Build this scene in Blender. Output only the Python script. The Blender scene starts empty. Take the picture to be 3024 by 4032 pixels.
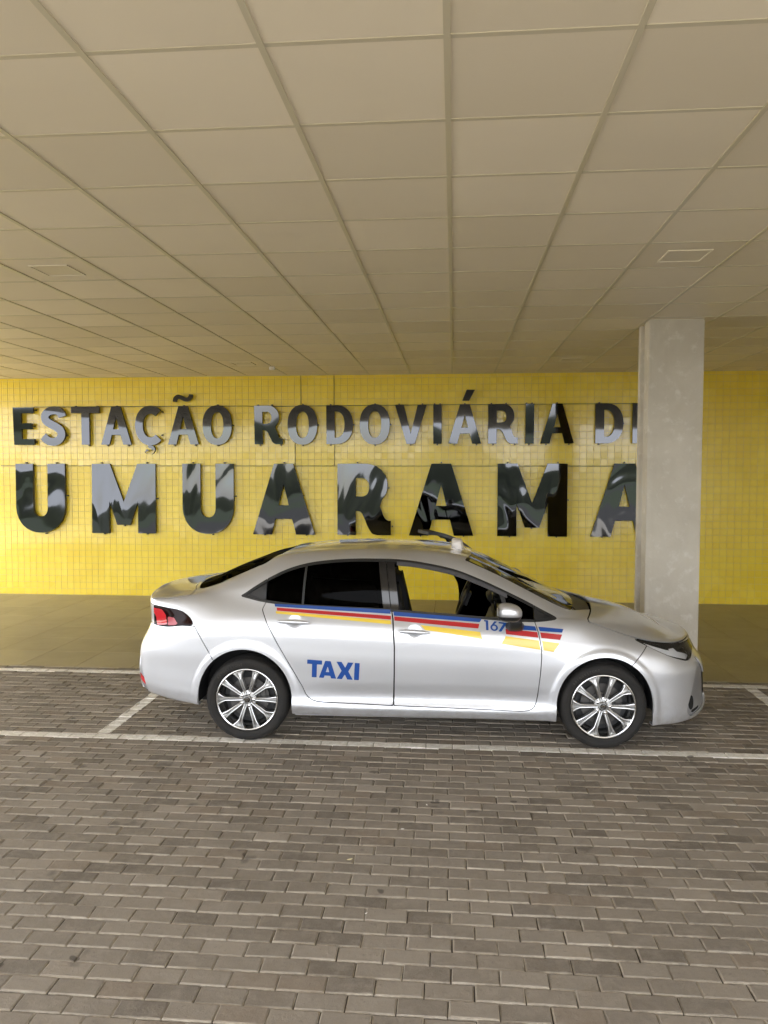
import bpy, bmesh, math, random
import numpy as np
from mathutils import Vector, Matrix
R = math.radians
random.seed(7); rng = np.random.default_rng(11)
scene = bpy.context.scene
COL = scene.collection

# ------------------------------------------------------------------ camera
cam_d = bpy.data.cameras.new('camera'); cam = bpy.data.objects.new('camera', cam_d); COL.objects.link(cam)
cam.location = (0, 0, 2.093); cam.rotation_euler = (math.pi/2 - .0549, 0, .0883)
cam_d.sensor_fit = 'VERTICAL'; cam_d.sensor_height = 36; cam_d.lens = 36*3084.4/4032
cam_d.clip_start = .05; cam_d.clip_end = 2000
scene.camera = cam

# ------------------------------------------------------------------ sky, sun, exposure
SUN_EL, SUN_AZ = 68, 205          # azimuth: degrees clockwise from +Y
wd = bpy.data.worlds.new('World'); scene.world = wd; wd.use_nodes = True
wn, wl = wd.node_tree.nodes, wd.node_tree.links
wn.clear()
sky = wn.new('ShaderNodeTexSky'); sky.sky_type = 'NISHITA'; sky.sun_disc = False
sky.sun_elevation = R(SUN_EL); sky.sun_rotation = R(SUN_AZ); sky.air_density = 1.0; sky.dust_density = 1.5; sky.ozone_density = 1.0
tc = wn.new('ShaderNodeTexCoord')
mp = wn.new('ShaderNodeMapping'); mp.inputs['Scale'].default_value = (1, 1, 2.6)
nz = wn.new('ShaderNodeTexNoise'); nz.inputs['Scale'].default_value = 2.4; nz.inputs['Detail'].default_value = 9; nz.inputs['Roughness'].default_value = .58
rp = wn.new('ShaderNodeValToRGB'); rp.color_ramp.elements[0].position = .30; rp.color_ramp.elements[1].position = .50
mx = wn.new('ShaderNodeMix'); mx.data_type = 'RGBA'
cl = wn.new('ShaderNodeCombineColor')
bg = wn.new('ShaderNodeBackground'); bg.inputs['Strength'].default_value = .15
wo = wn.new('ShaderNodeOutputWorld')
wl.new(tc.outputs['Generated'], mp.inputs['Vector']); wl.new(mp.outputs[0], nz.inputs['Vector']); wl.new(nz.outputs['Fac'], rp.inputs[0])
cv = wn.new('ShaderNodeMapRange'); cv.inputs['From Min'].default_value = .3; cv.inputs['From Max'].default_value = .75; cv.inputs['To Min'].default_value = 4.6; cv.inputs['To Max'].default_value = 6.6
wl.new(nz.outputs['Fac'], cv.inputs[0])
for i, k in enumerate((.97, .99, 1.04)):
    mm_ = wn.new('ShaderNodeMath'); mm_.operation = 'MULTIPLY'; mm_.inputs[1].default_value = k; wl.new(cv.outputs[0], mm_.inputs[0]); wl.new(mm_.outputs[0], cl.inputs[i])
wl.new(rp.outputs[0], mx.inputs['Factor']); wl.new(sky.outputs[0], mx.inputs['A']); wl.new(cl.outputs[0], mx.inputs['B'])
wl.new(mx.outputs['Result'], bg.inputs['Color']); wl.new(bg.outputs[0], wo.inputs[0])
sun_d = bpy.data.lights.new('sun', 'SUN'); sun = bpy.data.objects.new('sun', sun_d); COL.objects.link(sun)
sun_d.energy = 2.4; sun_d.angle = R(2); sun_d.color = (1, .95, .88)
az = R(SUN_AZ); sd = Vector((math.sin(az)*math.cos(R(SUN_EL)), math.cos(az)*math.cos(R(SUN_EL)), math.sin(R(SUN_EL))))
sun.rotation_euler = sd.to_track_quat('Z', 'Y').to_euler()
scene.view_settings.view_transform = 'Standard'; scene.view_settings.look = 'None'
scene.view_settings.gamma = 1; scene.view_settings.use_curve_mapping = False
scene.view_settings.exposure = 2.9
scene.render.engine = 'CYCLES'
cy = scene.cycles
cy.max_bounces = 10; cy.diffuse_bounces = 5; cy.glossy_bounces = 5; cy.transparent_max_bounces = 12; cy.transmission_bounces = 4
cy.use_denoising = True; cy.caustics_reflective = False; cy.caustics_refractive = False; cy.sample_clamp_indirect = 6

# ------------------------------------------------------------------ material helpers
class NT:
    def __init__(s, name):
        s.m = bpy.data.materials.new(name); s.m.use_nodes = True
        s.t = s.m.node_tree; s.n = s.t.nodes; s.n.clear()
        s.out = s.n.new('ShaderNodeOutputMaterial')
    def add(s, typ, **kw):
        x = s.n.new('ShaderNode'+typ)
        for k, v in kw.items():
            if k.startswith('_'): setattr(x, k[1:], v)
            else: s.set(x, k, v)
        return x
    def set(s, x, k, v):
        i = x.inputs[int(k[1:])] if k[0] == 'i' and k[1:].isdigit() else x.inputs[k.replace('__', ' ')]
        if isinstance(v, bpy.types.NodeSocket): s.t.links.new(v, i)
        else: i.default_value = v
    def noise(s, scale, detail=4, rough=.5, vec=None, dist=0):
        x = s.add('TexNoise', Scale=scale, Detail=detail, Roughness=rough, Distortion=dist)
        if vec is not None: s.set(x, 'Vector', vec)
        return x.outputs['Fac']
    def ramp(s, f, p0, p1, c0=(0, 0, 0, 1), c1=(1, 1, 1, 1)):
        x = s.add('ValToRGB', Fac=f); e = x.color_ramp.elements
        e[0].position = p0; e[1].position = p1; e[0].color = c0; e[1].color = c1
        return x.outputs[0]
    def mix(s, f, a, b, blend='MIX'):
        x = s.add('Mix', _data_type='RGBA', _blend_type=blend); s.set(x, 'Factor', f); s.set(x, 'A', a); s.set(x, 'B', b)
        return x.outputs['Result']
    def math(s, op, a, b=0.0):
        x = s.add('Math', _operation=op, i0=a, i1=b); return x.outputs[0]
    def pos(s): return s.add('NewGeometry').outputs['Position']
    def obj(s): return s.add('TexCoord').outputs['Object']
    def attr(s, name): return s.add('Attribute', _attribute_name=name).outputs['Fac']
    def bump(s, h, strength=.3, dist=.01):
        return s.add('Bump', Height=h, Strength=strength, Distance=dist).outputs[0]
    def princ(s, **kw):
        p = s.add('BsdfPrincipled', **kw); s.t.links.new(p.outputs[0], s.out.inputs['Surface']); return p
def c4(r, g, b): return (r, g, b, 1)
def plain(name, col, rough=.5, metal=0, **kw):
    t = NT(name); t.princ(Base__Color=c4(*col), Roughness=rough, Metallic=metal, **kw); return t.m

M = {}
# ceiling panels: off-white gypsum/vinyl board, faint stipple
t = NT('ceiling_board'); P = t.pos()
v = t.ramp(t.noise(1.1, 3, .6, P), .3, .75); tn = t.attr('tint')
c = t.mix(v, c4(.81, .735, .59), c4(.85, .775, .63)); c = t.mix(t.math('MULTIPLY', tn, .9), c, c4(.71, .64, .505))
st_ = t.ramp(t.noise(.7, 5, .6, P, .6), .66, .80); c = t.mix(t.math('MULTIPLY', st_, .25), c, c4(.50, .42, .28))
t.princ(Base__Color=c, Roughness=.55, Normal=t.bump(t.noise(420, 2, .5, P), .25, .002)); M['board'] = t.m
M['grid'] = plain('ceiling_grid_paint', (.58, .53, .40), .33)
M['panel_white'] = plain('white_frame', (.80, .78, .72), .35); M['frame_beige'] = plain('light_frame', (.78, .715, .58), .4); M['dif'] = plain('light_diffuser', (.70, .635, .50), .45)
# yellow glazed tile
t = NT('yellow_tile'); tn = t.attr('tint'); P = t.pos()
c = t.mix(tn, c4(.84, .63, .034), c4(.91, .71, .055))
r_ = t.math('ADD', .20, t.math('MULTIPLY', t.noise(2.2, 2, .5, P), .14))
t.princ(Base__Color=c, Roughness=r_, Normal=t.bump(t.noise(9, 2, .5, P), .10, .01), Coat__Weight=.8, Coat__Roughness=.10); M['tile'] = t.m
M['grout'] = plain('grout', (.66, .57, .36), .9)
# concrete
t = NT('smooth_concrete'); P = t.pos()
n1 = t.noise(2.1, 6, .62, P, .4); n2 = t.noise(11, 5, .6, P); n3 = t.noise(60, 3, .6, P)
c = t.mix(t.ramp(n1, .32, .72), c4(.52, .48, .40), c4(.63, .59, .51)); c = t.mix(t.ramp(n2, .56, .74), c, c4(.68, .65, .585)); c = t.mix(t.math('MULTIPLY', t.ramp(n3, .66, .8), .4), c, c4(.40, .375, .33))
pit = t.ramp(t.noise(34, 4, .7, P), .68, .74); c = t.mix(t.math('MULTIPLY', pit, .5), c, c4(.36, .33, .27)); vs = t.add('Mapping', Vector=P, Scale=(5, 5, .35)); c = t.mix(t.math('MULTIPLY', t.ramp(t.noise(1.0, 5, .6, vs.outputs[0]), .55, .75), .35), c, c4(.42, .385, .31))
t.princ(Base__Color=c, Roughness=.8, Normal=t.bump(n2, .4, .012)); M['concrete'] = t.m
# pavers
t = NT('concrete_paver'); P = t.pos(); tn = t.attr('tint'); pw = t.attr('white')
n1 = t.noise(.55, 4, .6, P); n2 = t.noise(14, 6, .65, P); n3 = t.noise(210, 4, .8, P); n4 = t.noise(38, 5, .7, P)
c = t.mix(tn, c4(.118, .098, .076), c4(.305, .262, .212))
wn_ = t.add('TexWhiteNoise', _noise_dimensions='1D'); t.set(wn_, 'W', t.math('MULTIPLY', tn, 91.7)); wv = wn_.outputs['Value']
c = t.mix(t.math('MULTIPLY', t.math('GREATER_THAN', wv, .90), .30), c, c4(.24, .165, .105)); c = t.mix(t.math('MULTIPLY', t.math('LESS_THAN', wv, .12), .30), c, c4(.34, .30, .25))
c = t.mix(t.ramp(n1, .42, .66), c, c4(.15, .129, .104), 'MIX') if False else c
c = t.mix(t.math('MULTIPLY', t.ramp(n2, .45, .72), .55), c, c4(.29, .255, .21))
c = t.mix(t.math('MULTIPLY', t.ramp(n4, .60, .70), .5), c, c4(.085, .073, .060))
c = t.mix(t.math('MULTIPLY', t.ramp(t.noise(3.3, 3, .5, P), .67, .72), .8), c, c4(.075, .062, .050))
c = t.mix(t.math('MULTIPLY', t.ramp(n3, .35, .7), .35), c, c4(.31, .268, .208))
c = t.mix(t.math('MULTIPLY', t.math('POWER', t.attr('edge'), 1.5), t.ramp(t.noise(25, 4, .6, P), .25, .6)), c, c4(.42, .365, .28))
rust = t.math('MULTIPLY', t.ramp(t.noise(.9, 2, .5, P), .66, .74), t.ramp(tn, .45, .8))
c = t.mix(t.math('MULTIPLY', rust, .5), c, c4(.22, .145, .075))
wear = t.ramp(t.noise(22, 6, .7, P), .40, .62)
pc = t.mix(wear, c4(.70, .66, .58), c4(.88, .85, .78))
gx = t.add('SeparateXYZ', Vector=P)
def band(sock, c0, hw):
    d = t.math('ABSOLUTE', t.math('SUBTRACT', sock, c0)); return t.math('LESS_THAN', d, t.math('ADD', hw-.004, t.math('MULTIPLY', t.noise(30, 4, .6, P), .008)))
inb = t.math('MULTIPLY', t.math('GREATER_THAN', gx.outputs[1], 5.90), t.math('LESS_THAN', gx.outputs[1], 7.66))
ln = t.math('MULTIPLY', t.math('MAXIMUM', band(gx.outputs[0], -2.76, .052), band(gx.outputs[0], 2.84, .056)), inb)
wf = t.math('MAXIMUM', pw, t.math('MULTIPLY', ln, .93))
c = t.mix(t.math('MULTIPLY', wf, t.ramp(t.noise(7, 6, .7, P), .20, .33)), c, pc)
c = t.mix(t.math('MULTIPLY', t.ramp(t.noise(.45, 5, .65, P, .8), .50, .72), .30), c, c4(.085, .068, .05))
c = t.mix(t.math('MULTIPLY', t.ramp(t.noise(6.5, 2, .4, P), .725, .745), .75), c, c4(.05, .04, .03))
hb = t.math('ADD', t.math('MULTIPLY', n3, .5), n4)
t.princ(Base__Color=c, Roughness=.82, Normal=t.bump(hb, .8, .007)); M['paver'] = t.m
t = NT('joint_sand'); P = t.pos()
c = t.mix(t.ramp(t.noise(40, 4, .6, P), .4, .7), c4(.045, .038, .03), c4(.11, .095, .075))
t.princ(Base__Color=c, Roughness=.95); M['sand'] = t.m
t = NT('asphalt'); P = t.pos()
c = t.mix(t.ramp(t.noise(.4, 6, .6, P), .3, .7), c4(.40, .375, .33), c4(.48, .45, .40)); yy = t.add('SeparateXYZ', Vector=P).outputs[1]
c = t.mix(t.math('LESS_THAN', yy, -6.5), c, c4(.04, .039, .037)); c = t.mix(t.math('MULTIPLY', t.math('LESS_THAN', yy, -20.0), t.math('GREATER_THAN', t.noise(.05, 4, .6, P), .44)), c, c4(.035, .055, .018)); t.princ(Base__Color=c, Roughness=.9); M['asphalt'] = t.m
t = NT('polished_floor'); P = t.pos(); tn = t.attr('tint')
c = t.mix(tn, c4(.23, .20, .132), c4(.29, .252, .172)); c = t.mix(t.math('MULTIPLY', t.ramp(t.noise(2.2, 6, .65, P), .40, .7), .7), c, c4(.33, .288, .20))
c = t.mix(t.math('MULTIPLY', t.ramp(t.noise(70, 4, .7, P), .5, .75), .35), c, c4(.22, .19, .12))
t.princ(Base__Color=c, Roughness=.42, Normal=t.bump(t.noise(90, 3, .6, P), .1, .004)); M['floor'] = t.m
t = NT('hill_green'); P = t.pos()
c = t.mix(t.ramp(t.noise(.25, 6, .7, P), .35, .65), c4(.010, .015, .007), c4(.04, .05, .02)); t.princ(Base__Color=c, Roughness=.95); M['green'] = t.m
# black acrylic letters
def letter_mat(name, wav, sc):
    t = NT(name); P = t.obj(); tn = t.add('ObjectInfo').outputs['Random']
    off = t.add('VectorMath', _operation='ADD'); t.set(off, 'i0', P)
    cb = t.add('CombineXYZ', X=t.math('MULTIPLY', tn, 37.0), Y=0.0, Z=t.math('MULTIPLY', tn, 19.0)); t.set(off, 'i1', cb.outputs[0])
    mpn = t.add('Mapping', Vector=off.outputs[0], Scale=(1.0, 1.0, .62))
    h = t.noise(sc, 2, .45, mpn.outputs[0], .5)
    t.princ(Base__Color=c4(.056, .058, .062), Metallic=1.0, Roughness=.03, Normal=t.bump(h, 1.0, wav)); return t.m
M['letter_up'] = letter_mat('black_mirror_flat', .004, 1.0)
M['letter_lo'] = letter_mat('black_mirror_wavy', .040, 1.0)
M['letter_side'] = plain('black_edge', (.012, .012, .012), .35)
M['cable'] = plain('cable_black', (.02, .018, .015), .5)

# ------------------------------------------------------------------ object helpers
def link(o, parent=None):
    COL.objects.link(o)
    if parent is not None: o.parent = parent
    return o
def tag(o, label=None, cat=None, group=None, kind=None):
    if label: o['label'] = label
    if cat: o['category'] = cat
    if group: o['group'] = group
    if kind: o['kind'] = kind
    return o
def empty(name, loc=(0, 0, 0), rz=0, parent=None):
    o = bpy.data.objects.new(name, None); o.location = loc; o.rotation_euler = (0, 0, rz); o.empty_display_size = .2
    return link(o, parent)
def meshobj(name, V, F, mat, parent=None, smooth=False, N=None, attrs=None, mats=None, fm=None):
    me = bpy.data.meshes.new(name)
    me.from_pydata([tuple(map(float, v)) for v in V], [], [tuple(map(int, f)) for f in F])
    for m_ in (mats or [mat]): me.materials.append(m_)
    if fm is not None: me.polygons.foreach_set('material_index', np.asarray(fm, np.int32))
    if smooth or N is not None: me.polygons.foreach_set('use_smooth', np.ones(len(me.polygons), bool))
    for k, a in (attrs or {}).items():
        at = me.attributes.new(k, 'FLOAT', 'POINT'); at.data.foreach_set('value', np.asarray(a, np.float32))
    me.update()
    if N is not None: me.normals_split_custom_set_from_vertices([tuple(map(float, n)) for n in N])
    return link(bpy.data.objects.new(name, me), parent)
def box_vf(x0, x1, y0, y1, z0, z1):
    V = [(x0, y0, z0), (x1, y0, z0), (x1, y1, z0), (x0, y1, z0), (x0, y0, z1), (x1, y0, z1), (x1, y1, z1), (x0, y1, z1)]
    return V, [(0, 3, 2, 1), (4, 5, 6, 7), (0, 1, 5, 4), (1, 2, 6, 5), (2, 3, 7, 6), (3, 0, 4, 7)]
def joined(parts):
    V, F = [], []
    for v, f in parts:
        o = len(V); V += list(v); F += [tuple(i+o for i in q) for q in f]
    return V, F
def bevel_box(name, x0, x1, y0, y1, z0, z1, b, mat, parent=None, seg=2, smooth=True):
    bm = bmesh.new(); V, F = box_vf(x0, x1, y0, y1, z0, z1); vs = [bm.verts.new(v) for v in V]
    for f in F: bm.faces.new([vs[i] for i in f])
    bmesh.ops.bevel(bm, geom=list(bm.edges), offset=b, segments=seg, affect='EDGES', profile=.5)
    me = bpy.data.meshes.new(name); bm.to_mesh(me); bm.free(); me.materials.append(mat)
    if smooth: me.polygons.foreach_set('use_smooth', np.ones(len(me.polygons), bool))
    return link(bpy.data.objects.new(name, me), parent)
def tube(name, pts, r, mat, parent=None, n=8):
    pts = [Vector(p) for p in pts]; V, F = [], []
    for i, p in enumerate(pts):
        d = (pts[min(i+1, len(pts)-1)]-pts[max(i-1, 0)]).normalized()
        u = d.orthogonal().normalized() if i == 0 else (u-d*u.dot(d)).normalized()
        w = d.cross(u); rr = r[i] if hasattr(r, '__len__') else r
        for k in range(n): a = 2*math.pi*k/n; V.append(p+u*math.cos(a)*rr+w*math.sin(a)*rr)
    for i in range(len(pts)-1):
        for k in range(n): F.append((i*n+k, i*n+(k+1) % n, (i+1)*n+(k+1) % n, (i+1)*n+k))
    F.append(tuple(range(n))[::-1]); F.append(tuple(range((len(pts)-1)*n, len(pts)*n)))
    return meshobj(name, V, F, mat, parent, smooth=True)
# ================================================================== setting
WY, CZ, T0, X0, Y0 = 12.454, 3.587, .65625, -.0294, 2.806      # wall plane, ceiling height, ceiling pitch and origin
XL, XR, YF = -11.0, 12.5, -2.0                                   # roof: left edge, right edge, front edge
# ground, hills
ground = meshobj('ground', [(-400, -400, -.03), (400, -400, -.03), (400, 400, -.03), (-400, 400, -.03)], [(0, 1, 2, 3)], M['asphalt']); tag(ground, kind='structure')
V, F = [], []; n = 140
for i in range(n+1):
    a = math.pi + math.pi*i/n + .0
    rr = 75 + 22*math.sin(5*a)+9*math.sin(13*a+1)
    h = 3.4 + 1.3*math.sin(7*a+.5)+.8*math.sin(19*a)+.9*math.sin(43*a)+.7*math.sin(71*a+2)
    cx, sy = math.cos(a), math.sin(a)
    V += [(rr*cx, rr*sy, -.5), ((rr+4)*cx, (rr+4)*sy, h*.8), ((rr+14)*cx, (rr+14)*sy, h), ((rr+90)*cx, (rr+90)*sy, h*.9)]
for i in range(n):
    for k in range(3): F.append((4*i+k, 4*i+4+k, 4*i+5+k, 4*i+1+k))
tag(meshobj('hills', V, F, M['green'], smooth=True), kind='structure')

# ---- pavers ------------------------------------------------------------
road = meshobj('road', [(-12, -1.9, -.012), (11, -1.9, -.012), (11, 7.86, -.012), (-12, 7.86, -.012)], [(0, 1, 2, 3)], M['sand']); tag(road, kind='structure')
def paver_vf(w, d, seedv):
    r = random.Random(seedv); b = .0050+.003*r.random(); zz = .0
    def ring(ix, z): return [(-w/2+ix, -d/2+ix, z), (w/2-ix, -d/2+ix, z), (w/2-ix, d/2-ix, z), (-w/2+ix, d/2-ix, z)]
    J = lambda L, s: [(x+r.uniform(-s, s), y+r.uniform(-s, s), z) for x, y, z in L]
    V = ring(0, -.035)+J(ring(.0003, -.0042), .0013)+J(ring(b, 0), .0016)
    F = [(8, 9, 10, 11)]
    for k in range(4):
        F.append((k, (k+1) % 4, 4+(k+1) % 4, 4+k)); F.append((4+k, 4+(k+1) % 4, 8+(k+1) % 4, 8+k))
    return V, F
PW, PD = .2, .1032
rows = []
for rI in range(-34, 20):
    y = 5.833 + rI*PD if rI <= 0 else 5.833 + rI*.1053
    rows.append((rI, y))
allp = []
drift = 0
for rI, y in rows:
    drift += random.uniform(-.012, .012); drift *= .9
    off = (.1 if rI % 2 else 0) + drift
    half = 1.1+.62*y if y > 2 else 2.6
    x = -half-1.2 + (off % .2)
    x -= (x-off) % .2 - .0
    while x < half+.4:
        allp.append((rI, x+.1+random.uniform(-.0012, .0012), y+random.uniform(-.001, .001)))
        x += .2
def seen(x, y): return 2.70 < y and abs(x+.09*y) < .52*y+.25
tints = [min(1, max(0, random.gauss(.43, .25))) for _ in range(len(allp))]
order = sorted(range(len(allp)), key=lambda i: (0 if seen(allp[i][1], allp[i][2]) else 1, allp[i][2]))
solo = set(order[:300])
variants = []
for k in range(30):
    V, F = paver_vf(PW-.0035, PD-.0045, k)
    me = bpy.data.meshes.new('paver'); me.from_pydata(V, [], F); me.materials.append(M['paver'])
    tv = (k+.5)/30; tv = .5+.42*(2*tv-1)*abs(2*tv-1)**.3 - .06
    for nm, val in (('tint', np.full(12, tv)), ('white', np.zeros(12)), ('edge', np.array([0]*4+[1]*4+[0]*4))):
        a = me.attributes.new(nm, 'FLOAT', 'POINT'); a.data.foreach_set('value', val.astype(np.float32))
    me.update(); variants.append(me)
VV, FF, TT, WW = [], [], [], []
for i, (rI, x, y) in enumerate(allp):
    dz = random.gauss(0, .0015); rx, ry, rz = random.gauss(0, .010), random.gauss(0, .006), random.gauss(0, .008)
    if i in solo:
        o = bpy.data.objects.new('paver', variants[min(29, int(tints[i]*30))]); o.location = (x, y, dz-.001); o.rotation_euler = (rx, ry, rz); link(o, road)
    else:
        V, F = paver_vf(PW-.0035, PD-.0045, i % 60); o = len(VV)
        for (a, b, c_) in V: VV.append((x+a-rz*b, y+b+rz*a, dz-.001+c_+rx*b-ry*a))
        FF += [tuple(q+o for q in f) for f in F]
        TT += [tints[i]]*12; WW += [1. if rI in (0, 18) else 0.]*12
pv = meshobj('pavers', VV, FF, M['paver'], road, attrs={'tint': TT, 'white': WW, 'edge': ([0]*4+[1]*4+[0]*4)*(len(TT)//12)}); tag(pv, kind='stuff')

# ---- platform ----------------------------------------------------------
pf = meshobj('platform', *box_vf(-12, 12.3, 7.862, WY, -.02, -.004), M['sand']); tag(pf, kind='structure')
fx = .62; ys = [7.862, 8.55, 9.24, 9.93, 10.62, 11.31, 12.0, WY]
FV, FFc, FT = [], [], []
for i in range(-19, 20):
    x0 = -6.47+fx*(i+10); x1 = x0+fx
    if x0 < -12 or x1 > 12.2: continue
    for j in range(7):
        V, F = box_vf(x0+.0025, x1-.0025, ys[j]+.0025, ys[j+1]-.0025, -.0035, random.uniform(0, .0008)); tv = random.random()
        if -8.6 < x0 < 7: meshobj('floor_tile', V, F, M['floor'], pf, attrs={'tint': [tv]*8})
        else: FFc += [tuple(q+len(FV) for q in f) for f in F]; FV += V; FT += [tv]*8
tag(meshobj('floor_tiles', FV, FFc, M['floor'], pf, attrs={'tint': FT}), kind='stuff')

# ---- ceiling -----------------------------------------------------------
ceil = meshobj('ceiling', *box_vf(XL, XR, YF, WY+.3, CZ+.02, CZ+.9), M['concrete']); tag(ceil, kind='structure')
nx0, nx1 = math.ceil((XL-X0)/T0), math.floor((XR-X0)/T0)
ny0 = math.ceil((YF-Y0)/T0)
xs_ = [X0+k*T0 for k in range(nx0, nx1+1)]; ys_ = [Y0+k*T0 for k in range(ny0, 15)]+[WY]
CV, CF, CT = [], [], []
LIGHTS = {(-5, 4), (2, 4), (-5, 12), (2, 12)}
for i, xa in enumerate(xs_[:-1]):
    for j, ya in enumerate(ys_[:-1]):
        xb, yb = xs_[i+1], ys_[j+1]; kx, ky = nx0+i, ny0+j
        tv = random.random()**1.5; s = .003
        zc = CZ+.0026; dz = [zc+random.uniform(0, .0012)]*4
        V = [(xa+.008, ya+.008, dz[0]), (xb-.008, ya+.008, dz[1]), (xb-.008, yb-.008, dz[2]), (xa+.008, yb-.008, dz[3])]
        mz = dz[0]-random.uniform(0, .0012)
        V.append(((xa+xb)/2, (ya+yb)/2, mz))
        F = [(1, 0, 4), (2, 1, 4), (3, 2, 4), (0, 3, 4)]
        if yb > 2.2 and abs((xa+xb)/2+.0883*yb) < .50*yb+.55: meshobj('ceiling_tile', V, F, M['board'], ceil, attrs={'tint': [tv]*5})
        else: CF += [tuple(q+len(CV) for q in f) for f in F]; CV += V; CT += [tv]*5
tag(meshobj('ceiling_tiles', CV, CF, M['board'], ceil, attrs={'tint': CT}), kind='stuff')
bw_ = .0125
def bar(x0, x1, y0, y1, z0):
    V, F = box_vf(x0, x1, y0, y1, z0, CZ+.012); return meshobj('grid_bar', V, F, M['grid'], ceil)
for x in xs_: bar(x-bw_, x+bw_, ys_[0], WY-.002, CZ-.0015)
for i in range(len(xs_)-1):
    pass
for y in ys_[:-1]: bar(xs_[0], xs_[-1], y-bw_, y+bw_, CZ+.0005)
bar(xs_[0], xs_[-1], WY-.03, WY-.003, CZ-.002)
for kx, ky in LIGHTS:
    cx, cyy = X0+(kx+.5)*T0, Y0+(ky+.5)*T0
    e = empty('ceiling_light', (cx, cyy, CZ+.004))
    V, F = joined([box_vf(-.15, .15, -.15, -.138, -.008, .002), box_vf(-.15, .15, .138, .15, -.008, .002), box_vf(-.15, -.138, -.138, .138, -.008, .002), box_vf(.138, .15, -.138, .138, -.008, .002)])
    meshobj('frame', V, F, M['frame_beige'], e); meshobj('diffuser', *box_vf(-.138, .138, -.138, .138, -.004, .001), M['dif'], e)
    side = 'left' if kx < 0 else 'right'
    tag(e, 'square unlit ceiling light ' + ('well in front of' if ky == 4 else 'right by') + ' the yellow wall, ' + ('on the column side' if kx > 0 else 'far from the column'), 'ceiling light', 'recessed ceiling lights')
e = empty('motion_sensor', (-2.655, 11.40, CZ-.002)); meshobj('housing', *box_vf(-.04, .04, -.03, .03, -.045, 0), M['panel_white'], e); meshobj('lens', *box_vf(-.02, .02, -.034, -.030, -.035, -.012), M['dif'] if 'dif' in M else M['grid'], e)
tag(e, 'small white sensor box on the ceiling close to the yellow wall', 'sensor')

# ---- yellow tiled wall -------------------------------------------------
TP = .1070; tx0 = -1.8967; tz0 = 2.1400
wall = meshobj('tiled_wall', *box_vf(-12, 12.4, WY, WY+.25, -.02, CZ+.019), M['grout']); tag(wall, 'wall covered in small square yellow glazed tiles behind the taxi', 'wall')
cells = []
k0 = math.ceil((-12-tx0)/TP); k1 = math.floor((12.4-tx0)/TP)
zr0 = math.floor((0-tz0)/TP); zr1 = math.ceil((CZ-tz0)/TP)
for i in range(k0, k1):
    for j in range(zr0, zr1):
        x0, x1 = tx0+i*TP, tx0+(i+1)*TP; z0, z1 = max(0.002, tz0+j*TP), min(CZ-.002, tz0+(j+1)*TP)
        if z1-z0 > .02: cells.append((i, j, x0, x1, z0, z1))
shade = {}
def sheet(i, j):
    k = (i//6, j//6)
    if k not in shade: shade[k] = (random.gauss(0, .0035), random.gauss(0, .0035), random.uniform(.2, .8))
    return shade[k]
def tile_vf(x0, x1, z0, z1, ax, az):
    g = .0016; b = .0020
    cx, cz = (x0+x1)/2, (z0+z1)/2
    def P_(x, z, d): return (x, WY-d-(x-cx)*ax-(z-cz)*az, z)
    A = [(x0+g, z0+g), (x1-g, z0+g), (x1-g, z1-g), (x0+g, z1-g)]
    B = [(x0+g+b, z0+g+b), (x1-g-b, z0+g+b), (x1-g-b, z1-g-b), (x0+g+b, z1-g-b)]
    V = [(x, WY+.001, z) for x, z in A]+[P_(x, z, .0022) for x, z in A]+[P_(x, z, .0034) for x, z in B]
    F = [(8, 9, 10, 11)]+[(k, (k+1) % 4, 4+(k+1) % 4, 4+k) for k in range(4)]+[(4+k, 4+(k+1) % 4, 8+(k+1) % 4, 8+k) for k in range(4)]
    return V, F
VV, FF, TT = [], [], []
cand = [c_ for c_ in cells if 2.65 < c_[2] < 6.3 or (-7.9 < c_[2] < 2.2)]
# the 300 nearest, best seen ones: bare rows to the right of the column and under the lettering
def key(c_):
    i, j, x0, x1, z0, z1 = c_
    vis = (2.95 < x0 < 6.0) or (-7.4 < x0 < -3.1 and z1 < 1.0)
    return (0 if vis else 1, abs(x0-3.0) if x0 > 0 else 100-x0)
solo = set((c_[0], c_[1]) for c_ in sorted(cells, key=key)[:300])
for (i, j, x0, x1, z0, z1) in cells:
    a, b, sh = sheet(i, j); V, F = tile_vf(x0, x1, z0, z1, a+random.gauss(0, .0035), b+random.gauss(0, .0035)); tv = min(1, max(0, sh+random.gauss(0, .18)))
    if (i, j) in solo: meshobj('tile', V, F, M['tile'], wall, attrs={'tint': [tv]*12})
    else:
        o = len(VV); VV += V; FF += [tuple(q+o for q in f) for f in F]; TT += [tv]*12
tag(meshobj('tiles', VV, FF, M['tile'], wall, attrs={'tint': TT}), kind='stuff')
# unseen wall added out of view to darken the right side
shade_blocker = meshobj('shading_wall', *box_vf(7.2, 7.5, -1.9, WY-.005, -.02, CZ+.018), M['concrete']); tag(shade_blocker, 'unseen concrete wall added to shade the right side beyond the column', 'wall')

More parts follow.
